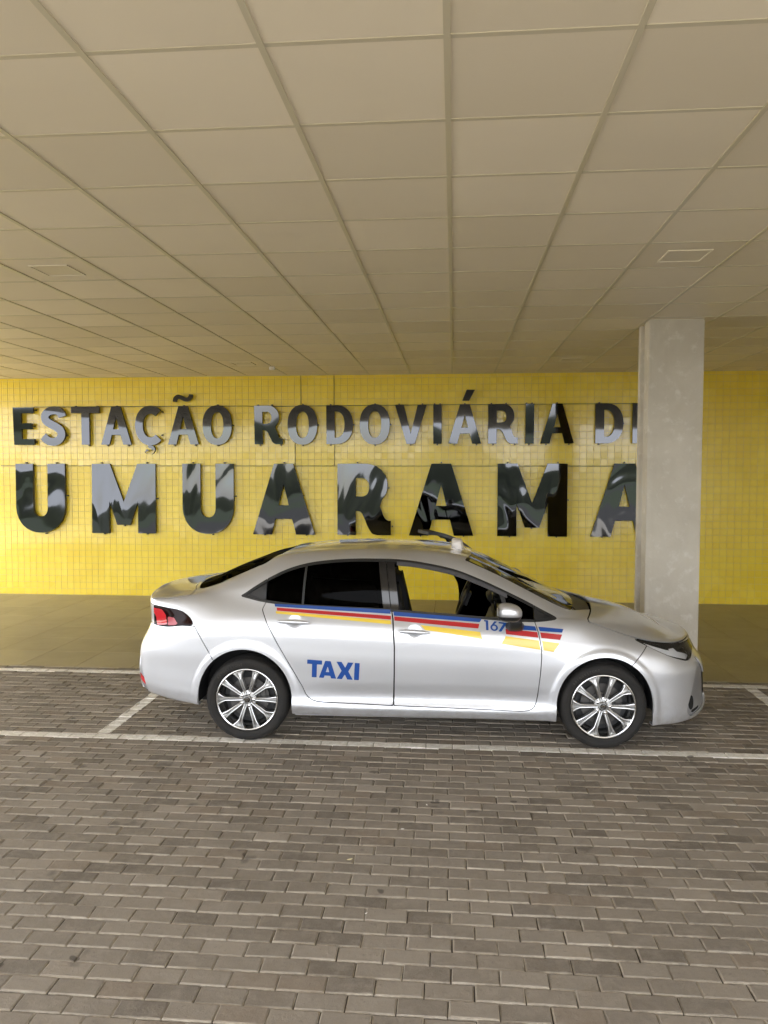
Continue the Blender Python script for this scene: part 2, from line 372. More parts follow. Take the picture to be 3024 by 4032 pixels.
# ---- column --------------------------------------------------------------
cx0, cx1, cy0, cy1 = 1.957, 2.493, 8.16, 8.63
pr = [(cx0, cy0), (cx1, cy0), (cx1, cy0+.21), (cx1-.035, cy0+.215), (cx1-.035, cy0+.355), (cx1, cy0+.36), (cx1, cy1), (cx0, cy1), (cx0, cy0+.36), (cx0+.035, cy0+.355), (cx0+.035, cy0+.215), (cx0, cy0+.21)]
bm = bmesh.new(); lo = [bm.verts.new((x, y, -.003)) for x, y in pr]; hi = [bm.verts.new((x, y, CZ+.019)) for x, y in pr]
for k in range(12): bm.faces.new((lo[k], lo[(k+1) % 12], hi[(k+1) % 12], hi[k]))
bm.faces.new(lo[::-1]); bm.faces.new(hi)
bmesh.ops.bevel(bm, geom=[e for e in bm.edges if abs(e.verts[0].co.z-e.verts[1].co.z) > 1], offset=.008, segments=2, affect='EDGES')
me = bpy.data.meshes.new('concrete_column'); bm.to_mesh(me); bm.free(); me.materials.append(M['concrete'])
tag(link(bpy.data.objects.new('concrete_column', me)), 'smooth grey concrete column behind the front of the taxi', 'column')

# ================================================================== lettering on the wall
def arc(cx, cy, rx, ry, a0, a1, n=20, p=2.0):
    out = []
    for k in range(n+1):
        a = R(a0+(a1-a0)*k/n); c_, s_ = math.cos(a), math.sin(a)
        out.append((cx+rx*math.copysign(abs(c_)**(2/p), c_), cy+ry*math.copysign(abs(s_)**(2/p), s_)))
    return out
def cr(pts, n=8):
    P = [np.array(p, float) for p in pts]; P = [2*P[0]-P[1]]+P+[2*P[-1]-P[-2]]; out = []
    for i in range(1, len(P)-2):
        for k in range(n):
            t_ = k/n; a, b, c_, d = P[i-1:i+3]
            out.append(.5*((2*b)+(-a+c_)*t_+(2*a-5*b+4*c_-d)*t_**2+(-a+3*b-3*c_+d)*t_**3))
    out.append(P[-2]); return [tuple(p) for p in out]
def stroke(pts, hw):
    P = np.array(pts); d = np.gradient(P, axis=0); d /= np.linalg.norm(d, axis=1)[:, None]; nn = np.stack([-d[:, 1], d[:, 0]], 1)
    return [tuple(p) for p in P+nn*hw]+[tuple(p) for p in (P-nn*hw)[::-1]]
def gA(w, a, f, ts, c0, c1):
    mi = (w/2-f)/ts
    return [[(0, 0), (f, 0), (f+c0*mi, c0), (w-f-c0*mi, c0), (w-f, 0), (w, 0), (w/2+a/2, 1), (w/2-a/2, 1)], [(f+c1*mi, c1), (w-f-c1*mi, c1), (w/2+.004, ts), (w/2-.004, ts)]]
def gE(w, s, h): return [[(0, 0), (w, 0), (w, h), (s, h), (s, .5-h/2), (w*.9, .5-h/2), (w*.9, .5+h/2), (s, .5+h/2), (s, 1-h), (w, 1-h), (w, 1), (0, 1)]]
def gT(w, s, h): return [[(w/2-s/2, 0), (w/2+s/2, 0), (w/2+s/2, 1-h), (w, 1-h), (w, 1), (0, 1), (0, 1-h), (w/2-s/2, 1-h)]]
def gO(w, s, h): return [arc(w/2, .5, w/2, .515, 0, 360, 64, 2.25)[:-1], arc(w/2, .5, w/2-s, .515-h, 0, 360, 56, 2.3)[:-1]]
def gD(w, s, h): return [[(0, 0)]+arc(.26, .5, w-.26, .5, -90, 90, 36, 2.2)+[(0, 1)], [(s, h)]+arc(.26, .5, w-.26-s, .5-h, -90, 90, 32, 2.2)+[(s, 1-h)]]
def gV(w): return [[(w/2-.105, 0), (w/2+.105, 0), (w, 1), (w-.225, 1), (w/2, .25), (.225, 1), (0, 1)]]
def gI(s): return [[(0, 0), (s, 0), (s, 1), (0, 1)]]
def gS(w): 
    c_ = [(.60, .745), (.575, .82), (.49, .895), (.36, .918), (.21, .875), (.125, .765), (.15, .645), (.27, .555), (.42, .475), (.545, .375), (.565, .235), (.475, .115), (.33, .078), (.185, .115), (.065, .225)]
    return [stroke([(x*w/.68, y) for x, y in cr(c_, 6)], .105)]
def gC(w): 
    return [stroke(arc(w/2+.03, .5, w/2-.07, .415, 50, 312, 48, 2.15), .105)]
def gRu(w=.745, s=.212):
    o = [(0, 0), (s, 0), (s, .37)]+cr([(s+.05, .37), (.30, .355), (.36, .30), (.42, .17), (.48, .055), (.56, .004), (.62, 0)], 5)+[(w, 0), (w, .15)]+cr([(w-.03, .148), (.665, .165), (.63, .22), (.59, .34), (.55, .415)], 5)
    o += arc(.36, .70, .295, .30, -50, 90, 26, 2.1)+[(0, 1)]
    return [o, [(s, .53)]+arc(.335, .685, .125, .155, -90, 90, 22, 2.2)+[(s, .84)]]
def gRl(w=.752, s=.258):
    o = [(0, 0), (s, 0), (s, .34)]+cr([(s+.02, .34), (.33, .325), (.375, .25), (.425, .13), (.49, .025), (.56, .0)], 6)+[(w, 0), (w, .2)]+cr([(w-.04, .2), (.675, .23), (.64, .29), (.60, .40)], 5)
    o += arc(.37, .70, .335, .30, -42, 90, 30, 2.15)+[(0, 1)]
    return [o, [(s, .54)]+arc(.33, .67, .117, .13, -90, 90, 22, 2.4)+[(s, .80)]]
def gU(w=.745, s=.262): return [[(0, 1), (0, .40)]+arc(w/2, .40, w/2, .40, 180, 360, 40, 2.15)+[(w, 1), (w-s, 1), (w-s, .38)]+arc(w/2, .38, w/2-s, .145, 360, 180, 26, 2.3)+[(s, .38), (s, 1)]]
def gM(w=.945, s=.258): return [[(0, 0), (s, 0), (s, .465), (.376, .12), (w-.376, .12), (w-s, .465), (w-s, 0), (w, 0), (w, 1), (w-.268, 1), (w/2, .45), (.268, 1), (0, 1)]]
GL = {'E': gE(.57, .22, .158), 'S': gS(.70), 'T': gT(.785, .215, .16), 'A': gA(.83, .245, .225, .735, .258, .405), 'C': gC(.765), 'O': gO(.78, .22, .172), 'R': gRu(), 'D': gD(.69, .215, .16), 'V': gV(.81), 'I': gI(.212),
      'U': gU(), 'M': gM(), 'A2': gA(.893, .273, .268, .705, .223, .413), 'R2': gRl()}
def letter_mesh(name, loops, h, depth, fmat):
    cu = bpy.data.curves.new(name, 'CURVE'); cu.dimensions = '2D'; cu.fill_mode = 'BOTH'; cu.extrude = depth/2
    for L in loops:
        sp = cu.splines.new('POLY'); sp.points.add(len(L)-1); sp.use_cyclic_u = True
        for p, (x, y) in zip(sp.points, L): p.co = (x*h, y*h, 0, 1)
    tmp = bpy.data.objects.new(name, cu); COL.objects.link(tmp)
    dg = bpy.context.evaluated_depsgraph_get(); me = bpy.data.meshes.new_from_object(tmp.evaluated_get(dg))
    bpy.data.objects.remove(tmp); bpy.data.curves.remove(cu)
    me.name = name; me.materials.clear(); me.materials.append(fmat); me.materials.append(M['letter_side'])
    me.transform(Matrix.Rotation(math.pi/2, 4, 'X')); me.update()
    for p in me.polygons: p.material_index = 0 if abs(p.normal.y) > .9 else 1; p.use_smooth = False
    return me
tabm = None
def tab_mesh():
    bm = bmesh.new(); bmesh.ops.create_cone(bm, cap_ends=True, segments=10, radius1=.013, radius2=.010, depth=.05, matrix=Matrix.Rotation(math.pi/2, 4, 'X'))
    me = bpy.data.meshes.new('mounting_stud'); bm.to_mesh(me); bm.free(); me.materials.append(M['letter_side']); return me
tabm = tab_mesh()
LY = WY-.062
TABS = {'E': [(.58, .93), (.52, .5), (.58, .08)], 'S': [(.62, .78), (.70, .25)], 'T': [(.1, 1.02), (.70, 1.02), (.46, -.02)], 'A': [(.415, 1.02), (.15, -.02), (.72, -.02)], 'C': [(.71, .86), (.70, .25)], 'O': [(.39, 1.03), (.79, .5), (.39, -.03)],
        'R': [(.08, 1.02), (.45, 1.02), (.13, -.02), (.68, -.02)], 'D': [(.1, 1.02), (.70, .5), (.1, -.02)], 'V': [(.1, 1.02), (.70, 1.02), (.40, -.02)], 'I': [(.03, 1.02), (.17, 1.02), (.1, -.02)],
        'U': [(.15, 1.015), (.61, 1.015), (.765, .54), (.43, -.012)], 'M': [(.14, 1.015), (.82, 1.015), (.965, .5), (.17, -.01), (.81, -.01), (.47, .108)], 'A2': [(.4465, 1.015), (.16, -.01), (.76, -.01), (.72, .55)], 'R2': [(.28, 1.015), (.72, .66), (.77, .12), (.14, -.01)]}
cache = {}
def place_letter(ch, x, z, h, mat, depth, label, name='wall_letter', tilt=(0, 0)):
    e = empty(name, (x, LY, z))
    if (ch, h) not in cache: cache[(ch, h)] = letter_mesh('letter_face', GL[ch], h, depth, mat)
    o = link(bpy.data.objects.new('letter_face', cache[(ch, h)]), e); o.rotation_euler = (R(tilt[0]), 0, R(tilt[1]))
    for (a, b) in TABS[ch]: s = link(bpy.data.objects.new('mounting_stud', tabm), e); s.location = (a*h, .032, b*h)
    tag(e, label, 'letter', 'black letters mounted on the yellow wall'); return e
HU, ZU, HL, ZL = .613, 2.489, 1.135, 1.041
ordw = ['first', 'second', 'third', 'fourth', 'fifth', 'sixth', 'seventh', 'eighth', 'ninth', 'tenth']
UP = [('E', -7.216), ('S', -6.756), ('T', -6.232), ('A', -5.729), ('C', -5.150), ('A', -4.606), ('O', -4.030), ('R', -3.176), ('O', -2.640), ('D', -2.015), ('O', -1.481), ('V', -.922), ('I', -.319), ('A', -.081), ('R', .537), ('I', 1.111), ('A', 1.343), ('D', 2.178), ('E', 2.739)]
words = ['first word']*7+['second word']*10+['last word']*2
posn = list(range(7))+list(range(10))+[0, 1]
for k, (ch, x) in enumerate(UP):
    nm = {4: 'C with cedilla', 5: 'A with tilde', 13: 'A with acute accent'}.get(k, ch)
    e = place_letter(ch, x, ZU, HU, M['letter_up'], .045, 'glossy black letter %s, %s in the %s of the upper row' % (nm, ordw[posn[k]], words[k]), tilt=({0: 2.3, 7: 1.8, 15: 2.2, 16: 1.8}.get(k, random.gauss(-.05, .25)), random.gauss(0, .9)))
    def acc(name, loops, dx, dz):
        o = link(bpy.data.objects.new(name, letter_mesh(name, loops, HU, .045, M['letter_up'])), e); o.location = (dx, 0, dz); return o
    if k == 4: acc('cedilla', [stroke(cr([(.40, .01), (.385, -.045), (.46, -.085), (.485, -.145), (.43, -.205), (.33, -.20), (.27, -.16)], 6), .045)], 0, 0)
    if k == 5: acc('tilde', [stroke(cr([(.19, 1.12), (.21, 1.20), (.28, 1.255), (.38, 1.225), (.48, 1.175), (.57, 1.19), (.62, 1.25), (.63, 1.31)], 6), .050)], 0, 0)
    if k == 13: acc('acute_accent', [[(.35, 1.095), (.52, 1.09), (.665, 1.365), (.46, 1.37)]], 0, 0)
LO = [('U', -7.214), ('M', -5.912), ('U', -4.381), ('A2', -3.216), ('R2', -1.842), ('A2', -.698), ('M', .690), ('A2', 2.127)]
for k, (ch, x) in enumerate(LO):
    place_letter(ch, x, ZL, HL, M['letter_lo'], .05, 'large glossy black letter %s, %s letter of the lower row' % (ch[0], ordw[k]), tilt=([-1.0, -1.7, -.9, -.3, -1.2, .1, -.5, .1][k], random.gauss(0, 1.0)))
# thin cables that feed the letters
def cable(pts, label): tag(tube('cable', pts, .0045, M['cable'], n=6), label, 'cable', 'thin black cables feeding the letters')
cy_ = WY-.010
cable([(-2.436, cy_, CZ-.003), (-2.437, cy_, 3.10)], 'thin black cable from the ceiling to the second letter of the second word')
cable([(-1.9005, cy_, CZ-.003), (-1.901, cy_, 3.11)], 'thin black cable from the ceiling to letter D of the second word')
cable([(-2.535, cy_, 2.52), (-2.537, cy_, 2.142), (-2.56, cy_, 2.142)], 'thin black cable down from letter O of the second word to the lower row')
cable([(-1.894, cy_, 2.50), (-1.895, cy_, 2.14), (-1.80, cy_, 2.137)], 'thin black cable down from letter D to the lower row letter R')
cable([(-6.9, cy_, 3.115), (-4.7, cy_, 3.11), (-3.35, cy_, 3.105), (-3.1, cy_, 3.095), (0, cy_, 3.103), (2.75, cy_, 3.10)], 'thin black cable running along the tops of the upper letters')
cable([(-7.5, cy_, 2.145), (-3, cy_, 2.141), (3.0, cy_, 2.137)], 'thin black cable running along the tops of the lower letters')
# ================================================================== taxi
# ---- materials
t = NT('silver_paint'); P = t.obj()
fl = t.noise(900, 1, .5, P)
dz_ = t.add('SeparateXYZ', Vector=P).outputs[2]; dust = t.math('MULTIPLY', t.ramp(dz_, .20, .42, c4(1, 1, 1), c4(0, 0, 0)), t.ramp(t.noise(14, 6, .7, P), .42, .75))
t.princ(Base__Color=t.mix(t.math('MULTIPLY', dust, .45), c4(.60, .612, .64), c4(.36, .32, .27)), Metallic=.72, Roughness=.44, Coat__Weight=1.0, Coat__Roughness=.02, Coat__IOR=1.75, Normal=t.bump(fl, .06, .001)); M['paint'] = t.m
M['blk'] = plain('black_plastic', (.014, .014, .015), .42)
M['blk_gloss'] = plain('black_gloss', (.008, .008, .009), .10)
M['rubber_trim'] = plain('rubber_trim', (.010, .010, .010), .6)
M['dark'] = plain('dark_inner', (.006, .006, .006), .8)
M['cabin'] = plain('cabin_trim', (.020, .019, .018), .55)
M['seat'] = plain('seat_cloth', (.018, .018, .019), .8)
M['chrome'] = plain('chrome', (.75, .75, .75), .10, 1.0)
M['bezel'] = plain('silver_bezel', (.40, .41, .43), .34, .7); M['reflector'] = plain('lamp_reflector', (.88, .88, .88), .3, .15)
def glass_mat(name, tint, gc=.95, rough=.0):
    t = NT(name)
    fr = t.add('Fresnel', IOR=1.5); tr = t.add('BsdfTransparent', Color=c4(*tint)); gl = t.add('BsdfGlossy', Color=c4(gc, gc, gc), Roughness=rough)
    ms = t.add('MixShader'); t.t.links.new(fr.outputs[0], ms.inputs[0]); t.t.links.new(tr.outputs[0], ms.inputs[1]); t.t.links.new(gl.outputs[0], ms.inputs[2]); t.t.links.new(ms.outputs[0], t.out.inputs[0]); return t.m
M['glass'] = glass_mat('windscreen_glass', (.50, .55, .50)); M['tint'] = glass_mat('tinted_glass', (.012, .012, .013), gc=.05); M['lens'] = glass_mat('lamp_lens', (.92, .93, .94))
M['red_lens'] = plain('red_lens', (.55, .012, .02), .12, Coat__Weight=1.0, Coat__Roughness=.02)
M['dark_red'] = plain('smoked_red_lens', (.012, .002, .002), .08, Specular__IOR__Level=.12)
M['pink_lens'] = plain('pale_red_reflector', (.42, .05, .07), .2)
M['decal_b'] = plain('blue_film', (.003, .055, .27), .35, Coat__Weight=.6, Coat__Roughness=.08)
M['decal_r'] = plain('red_film', (.42, .014, .018), .35, Coat__Weight=.6, Coat__Roughness=.08)
M['decal_y'] = plain('yellow_film', (.80, .575, .065), .35, Coat__Weight=.6, Coat__Roughness=.08)
t = NT('tyre_rubber'); P = t.obj()
c = t.mix(t.ramp(t.noise(9, 5, .6, P), .35, .75), c4(.007, .0065, .006), c4(.017, .0145, .0115)); t.princ(Base__Color=c, Roughness=.8); M['tyre'] = t.m
M['alloy'] = plain('machined_alloy', (.62, .62, .61), .24, 1.0)
M['alloy_dark'] = plain('alloy_barrel', (.05, .05, .05), .5, .6)
M['disc'] = plain('brake_steel', (.10, .095, .09), .5, .8)
M['sign'] = plain('sign_plastic', (.74, .70, .66), .35)

def S1(knots, sig=.05):
    xs = np.array([k[0] for k in knots], float); ys = np.array([k[1] for k in knots], float)
    def f(X):
        g = np.linspace(-3.4, 3.4, 1361); v = np.interp(g, xs, ys)
        h = g[1]-g[0]; n_ = max(1, int(3*sig/h)); kx = np.arange(-n_, n_+1)*h; kk = np.exp(-.5*(kx/sig)**2); kk /= kk.sum()
        v = np.convolve(np.pad(v, n_, mode='edge'), kk, 'valid'); return np.interp(X, g, v)
    return f
# plan outline (right half, y<0) from rear centre to front centre
OUT = [(-2.335, 0), (-2.330, -.30), (-2.300, -.57), (-2.225, -.725), (-2.07, -.80), (-1.75, -.858), (-1.35, -.884), (-.95, -.887), (-.3, -.884), (.4, -.884), (.95, -.888), (1.35, -.884), (1.7, -.857), (1.93, -.800), (2.09, -.690), (2.20, -.52), (2.275, -.27), (2.30, 0)]
def dense(pts, n=40):
    P = [np.array(p, float) for p in pts]; P = [P[0]*[1, -1]*1.0 if False else np.array([P[1][0], -P[1][1]])]+P+[np.array([P[-2][0], -P[-2][1]])]; out = []
    for i in range(1, len(P)-2):
        d0, d1, d2 = [max(1e-6, np.linalg.norm(P[i+k]-P[i+k-1]))**.5 for k in (0, 1, 2)]
        t0, t1, t2, t3 = 0, d0, d0+d1, d0+d1+d2
        for k in range(n):
            t_ = t1+(t2-t1)*k/n
            A1 = (t1-t_)/(t1-t0)*P[i-1]+(t_-t0)/(t1-t0)*P[i]; A2 = (t2-t_)/(t2-t1)*P[i]+(t_-t1)/(t2-t1)*P[i+1]; A3 = (t3-t_)/(t3-t2)*P[i+1]+(t_-t2)/(t3-t2)*P[i+2]
            B1 = (t2-t_)/(t2-t0)*A1+(t_-t0)/(t2-t0)*A2; B2 = (t3-t_)/(t3-t1)*A2+(t_-t1)/(t3-t1)*A3
            out.append((t2-t_)/(t2-t1)*B1+(t_-t1)/(t2-t1)*B2)
    out.append(P[-2]); return np.array(out)
OD = dense(OUT); sarc = np.concatenate([[0], np.cumsum(np.linalg.norm(np.diff(OD, axis=0), axis=1))])
sarc -= np.interp(0, OD[:, 0], sarc)
NU = 380
X = np.linspace(sarc[0], sarc[-1], NU); XB = np.interp(X, sarc, OD[:, 0]); YB = np.interp(X, sarc, OD[:, 1]); YB[0] = YB[-1] = 0
XR0, XF0 = sarc[0], sarc[-1]
def sm(x, a, b):
    u = np.clip((x-a)/(b-a), 0, 1); return u*u*(3-2*u)
wf, wr = sm(XB, 1.55, 2.22), sm(-XB, 1.60, 2.27)
KY = .886
E_ = XF0; B_ = XR0
#        z knots, |y| knots (as width on the flanks), nose, tail
rowsdef = [
 ([(B_, .345), (-2.3, .345), (-2.05, .30), (-1.75, .262), (-1., .212), (1., .195), (1.7, .172), (2.1, .185), (E_, .195)], [(B_, .80), (E_, .80)], .14, .10),
 ([(B_, .352), (-2.3, .352), (-2.05, .306), (-1.75, .268), (-1., .218), (1., .201), (1.7, .178), (2.1, .192), (E_, .20)], [(B_, .868), (-1.75, .868), (-1, .858), (1, .858), (1.7, .872), (E_, .875)], .03, .02),
 ([(B_, .40), (-2.3, .40), (-1.75, .32), (-1., .272), (1., .258), (1.7, .235), (E_, .255)], [(B_, .882), (-1.7, .880), (-.95, .884), (1, .884), (1.7, .882), (E_, .883)], .0, .0),
 ([(B_, .475), (-2.3, .47), (-1.75, .41), (-1., .355), (-.5, .345), (.6, .345), (1., .350), (1.7, .33), (E_, .335)], [(B_, .886), (-1.7, .884), (-1.0, .874), (-.6, .860), (.5, .858), (.85, .868), (1.05, .884), (1.7, .886), (E_, .886)], .01, -.004),
 ([(B_, .565), (-2.3, .56), (-1.75, .53), (-1., .49), (1., .47), (1.7, .455), (E_, .45)], [(B_, .886), (-1.7, .886), (-1.0, .878), (-.5, .874), (.5, .872), (1.0, .884), (1.7, .886), (E_, .886)], .015, .0),
 ([(B_, .67), (-2.3, .672), (-1.75, .70), (-1.35, .735), (-1., .71), (1., .655), (1.35, .70), (1.7, .60), (E_, .565)], [(B_, .884), (-1.7, .890), (-1.0, .888), (-.5, .886), (.5, .884), (1.0, .889), (1.7, .884), (E_, .878)], .03, .012),
 ([(B_, .86), (-2.3, .87), (-1.75, .915), (-1.35, .93), (-1., .915), (0, .868), (.9, .822), (1.35, .792), (1.7, .715), (2.0, .67), (E_, .655)], [(B_, .880), (-1.9, .868), (-1.35, .870), (-.9, .871), (0, .870), (.9, .868), (1.35, .856), (1.7, .852), (2.0, .86), (E_, .86)], .085, .095),
 ([(B_, 1.055), (-2.4, 1.06), (-2.12, 1.072), (-1.8, 1.108), (-1.45, 1.10), (-1.2, 1.066), (-.9, 1.038), (-.33, 1.012), (.15, .982), (.47, .960), (.85, .945), (1.05, .955), (1.2, .950), (1.32, .915), (1.44, .868), (1.6, .820), (1.75, .795), (1.95, .773), (2.2, .765), (E_, .765)],
  [(B_, .84), (-2.1, .835), (-1.8, .745), (-1.5, .765), (-1.2, .800), (-.9, .806), (.5, .806), (.9, .802), (1.1, .770), (1.3, .745), (1.5, .760), (1.7, .770), (2.0, .79), (E_, .80)], .135, .085),
 ([(B_, 1.06), (-2.1, 1.088), (-1.8, 1.118), (-1.55, 1.165), (-1.25, 1.19), (-.9, 1.215), (-.4, 1.225), (.1, 1.195), (.5, 1.105), (.85, 1.00), (1.05, .965), (1.25, .955), (1.44, .913), (1.6, .872), (1.75, .84), (1.95, .80), (2.2, .778), (E_, .77)],
  [(B_, .70), (-2.1, .70), (-1.8, .67), (-1.5, .72), (-1.2, .755), (-.9, .752), (.4, .750), (.7, .765), (.95, .77), (1.2, .715), (1.4, .66), (1.8, .65), (E_, .65)], .14, .075),
 ([(B_, 1.063), (-2.1, 1.098), (-1.8, 1.128), (-1.55, 1.20), (-1.25, 1.268), (-1.05, 1.318), (-.9, 1.352), (-.7, 1.380), (-.4, 1.394), (-.2, 1.391), (0, 1.368), (.23, 1.322), (.43, 1.252), (.62, 1.168), (.78, 1.09), (.95, 1.012), (1.1, .978), (1.25, .968), (1.44, .938), (1.6, .905), (1.8, .862), (2.0, .81), (2.2, .782), (E_, .773)],
  [(B_, .56), (-2.1, .58), (-1.8, .60), (-1.5, .665), (-1.2, .70), (-.9, .675), (-.6, .662), (0, .664), (.4, .69), (.7, .722), (.95, .745), (1.15, .69), (1.35, .55), (1.8, .53), (E_, .53)], .145, .07),
 ([(B_, 1.066), (-2.1, 1.104), (-1.86, 1.122), (-1.72, 1.135), (-1.55, 1.215), (-1.3, 1.325), (-1.15, 1.378), (-.9, 1.416), (-.6, 1.433), (-.3, 1.436), (0, 1.424), (.2, 1.404), (.33, 1.378), (.571, 1.272), (.8, 1.157), (1.0, 1.056), (1.12, 1.000), (1.25, .985), (1.44, .958), (1.6, .926), (1.8, .882), (2.0, .826), (2.2, .787), (E_, .776)],
  [(B_, .42), (-2.1, .46), (-1.85, .555), (-1.6, .575), (-1.2, .572), (-.8, .56), (0, .562), (.33, .580), (.7, .620), (1.0, .655), (1.15, .62), (1.35, .40), (1.8, .38), (E_, .38)], .15, .065),
 ([(B_, 1.07), (-2.1, 1.110), (-1.95, 1.120), (-1.8, 1.155), (-1.6, 1.245), (-1.3, 1.365), (-1.1, 1.412), (-.8, 1.445), (-.4, 1.462), (0, 1.450), (.2, 1.430), (.36, 1.398), (.6, 1.290), (.8, 1.192), (1.0, 1.094), (1.15, 1.025), (1.28, 1.000), (1.44, .974), (1.6, .945), (1.8, .900), (2.0, .842), (2.15, .795), (E_, .778)],
  [(B_, .25), (-1.9, .30), (-1.6, .32), (0, .32), (1., .34), (1.35, .20), (E_, .20)], .15, .06),
 ([(B_, 1.07), (-2.1, 1.112), (-1.98, 1.120), (-1.84, 1.155), (-1.6, 1.258), (-1.3, 1.375), (-1.1, 1.421), (-.8, 1.454), (-.4, 1.470), (0, 1.458), (.2, 1.440), (.38, 1.404), (.6, 1.300), (.8, 1.204), (1.0, 1.108), (1.18, 1.025), (1.3, 1.004), (1.44, .980), (1.6, .951), (1.8, .906), (2.0, .848), (2.15, .798), (E_, .78)],
  [(B_, 0), (E_, 0)], .15, .06)]
NR = len(rowsdef)
RW = np.zeros((NR, NU, 3))
for j, (zk, yk, ns, tl) in enumerate(rowsdef):
    k = S1(yk, .05)(X)/KY
    RW[j, :, 0] = XB-wf*ns+wr*tl; RW[j, :, 1] = YB*k; RW[j, :, 2] = S1(zk, .035 if j > 6 else .07)(X)
SUB = [3, 5, 7, 10, 12, 13, 14, 14, 14, 9, 14, 14]
def across(RW):
    out, vid = [], []
    # monotone-ish Catmull-Rom with chord parametrisation per column
    P = RW; n_ = len(P)
    d = np.maximum(1e-5, np.linalg.norm(np.diff(P, axis=0), axis=2))
    m = np.zeros_like(P)
    sl = np.diff(P, axis=0)/d[..., None]
    for j in range(1, n_-1):
        w0, w1 = d[j][..., None], d[j-1][..., None]; m[j] = (sl[j-1]*w0+sl[j]*w1)/(w0+w1)
    m[0], m[-1] = sl[0], sl[-1]
    m[-1][:, 2] *= 0
    for j in range(n_-1):
        for q in range(SUB[j]):
            t_ = q/SUB[j]; h = d[j][..., None]
            out.append((2*t_**3-3*t_**2+1)*P[j]+(t_**3-2*t_**2+t_)*h*m[j]+(-2*t_**3+3*t_**2)*P[j+1]+(t_**3-t_**2)*h*m[j+1]); vid.append(j+t_)
    out.append(P[-1]); vid.append(n_-1.)
    return np.array(out), np.array(vid)
G, VID = across(RW)
NV = len(VID)
AR = {1: (1.357, .33, .357, .368), -1: (-1.365, .335, .368, .382)}
def archf(x, z, sx):
    cx, cz, rx, rz = AR[sx]; dz = np.maximum(z-cz, 0); return (np.sqrt(((x-cx)/rx)**2+(dz/rz)**2)-1)*(rx+rz)/2
# sculpting on the flanks: arch lips, handle bowls
x, y, z = G[..., 0], G[..., 1], G[..., 2]
for sx in (1, -1):
    dd = archf(x, z, sx); lip = (1-sm(dd, .026, .066))*sm(-y, .6, .8)*(VID[:, None] > .9); y -= .010*lip
HND = [(-.975, .934), (-.060, .870)]
for hx, hz in HND:
    dd = np.sqrt(((x-hx)/.062)**2+((z-hz)/.052)**2); y += .014*(1-sm(dd, .25, 1.0))*(y < -.7)
G[..., 1] = y
# normals
dU = np.gradient(G, axis=1); dV = np.gradient(G, axis=0)
Nn = np.cross(dU, dV); ln_ = np.linalg.norm(Nn, axis=2, keepdims=True); Nn = Nn/np.maximum(ln_, 1e-9)
bad = ln_[..., 0] < 1e-8; Nn[bad] = (0, 0, 1)
flip = np.sign((Nn*(G-np.array([0, .3, .5]))).sum(2).mean())
Nn *= flip
Nn[-1, :, 1] = 0; Nn[:, 0, 1] = 0; Nn[:, -1, 1] = 0
Nn /= np.maximum(1e-9, np.linalg.norm(Nn, axis=2, keepdims=True))
arcv = np.concatenate([np.zeros((1, NU)), np.cumsum(np.linalg.norm(np.diff(G, axis=0), axis=2), axis=0)])
i7 = int(np.where(VID == 7)[0][0]); i10 = int(np.where(VID == 10)[0][0]); i6 = int(np.where(VID == 6)[0][0])
S7, S10, S6 = arcv-arcv[i7], arcv-arcv[i10], arcv-arcv[i6]
idx = np.arange(NU*NV).reshape(NV, NU)
q0, q1, q2, q3 = idx[:-1, :-1].ravel(), idx[:-1, 1:].ravel(), idx[1:, 1:].ravel(), idx[1:, :-1].ravel()
T_ = np.concatenate([np.stack([q0, q1, q2], 1), np.stack([q0, q2, q3], 1)])
ATT = np.stack([S7.ravel(), S10.ravel(), S6.ravel(), np.repeat(VID, NU)], 1)
VX = np.hstack([G.reshape(-1, 3), Nn.reshape(-1, 3), ATT])          # x y z | nx ny nz | s7 s10 s6 vid
tn_ = np.cross(VX[T_[:, 1], :3]-VX[T_[:, 0], :3], VX[T_[:, 2], :3]-VX[T_[:, 0], :3])
ar_ = np.linalg.norm(tn_, axis=1); T_ = T_[ar_ > 1e-9]; tn_ = tn_[ar_ > 1e-9]
fl_ = (tn_*VX[T_[:, 0], 3:6]).sum(1) < 0; T_[fl_] = T_[fl_][:, ::-1]
BASE = (VX, T_)
def clip(S, f):
    """keep f(V) <= 0"""
    V, T = S
    if len(T) == 0: return S
    g = f(V); g = np.where(np.abs(g) < 1e-7, -1e-7, g); ins = g <= 0; c_ = ins[T].sum(1)
    full = T[c_ == 3]; part = T[(c_ == 1) | (c_ == 2)]
    newV, newT, cache_ = [], [], {}; nb = len(V)
    def cut(a, b):
        k = (a, b) if a < b else (b, a)
        if k not in cache_:
            t_ = g[k[0]]/(g[k[0]]-g[k[1]]); v = V[k[0]]+(V[k[1]]-V[k[0]])*t_; v[3:6] /= max(1e-9, np.linalg.norm(v[3:6]))
            cache_[k] = nb+len(newV); newV.append(v)
        return cache_[k]
    for tri in part.tolist():
        for r in range(3):
            a, b, c2 = tri[r], tri[(r+1) % 3], tri[(r+2) % 3]
            if ins[a] and not ins[b] and not ins[c2]: newT.append((a, cut(a, b), cut(a, c2))); break
            if not ins[a] and ins[b] and ins[c2]:
                p, q = cut(a, b), cut(a, c2); newT.append((p, b, c2)); newT.append((p, c2, q)); break
    V2 = np.vstack([V, np.array(newV)]) if newV else V; T2 = np.vstack([full, np.array(newT, int).reshape(-1, 3)]) if newT else full
    u, inv = np.unique(T2.ravel(), return_inverse=True)
    return V2[u], inv.reshape(-1, 3)
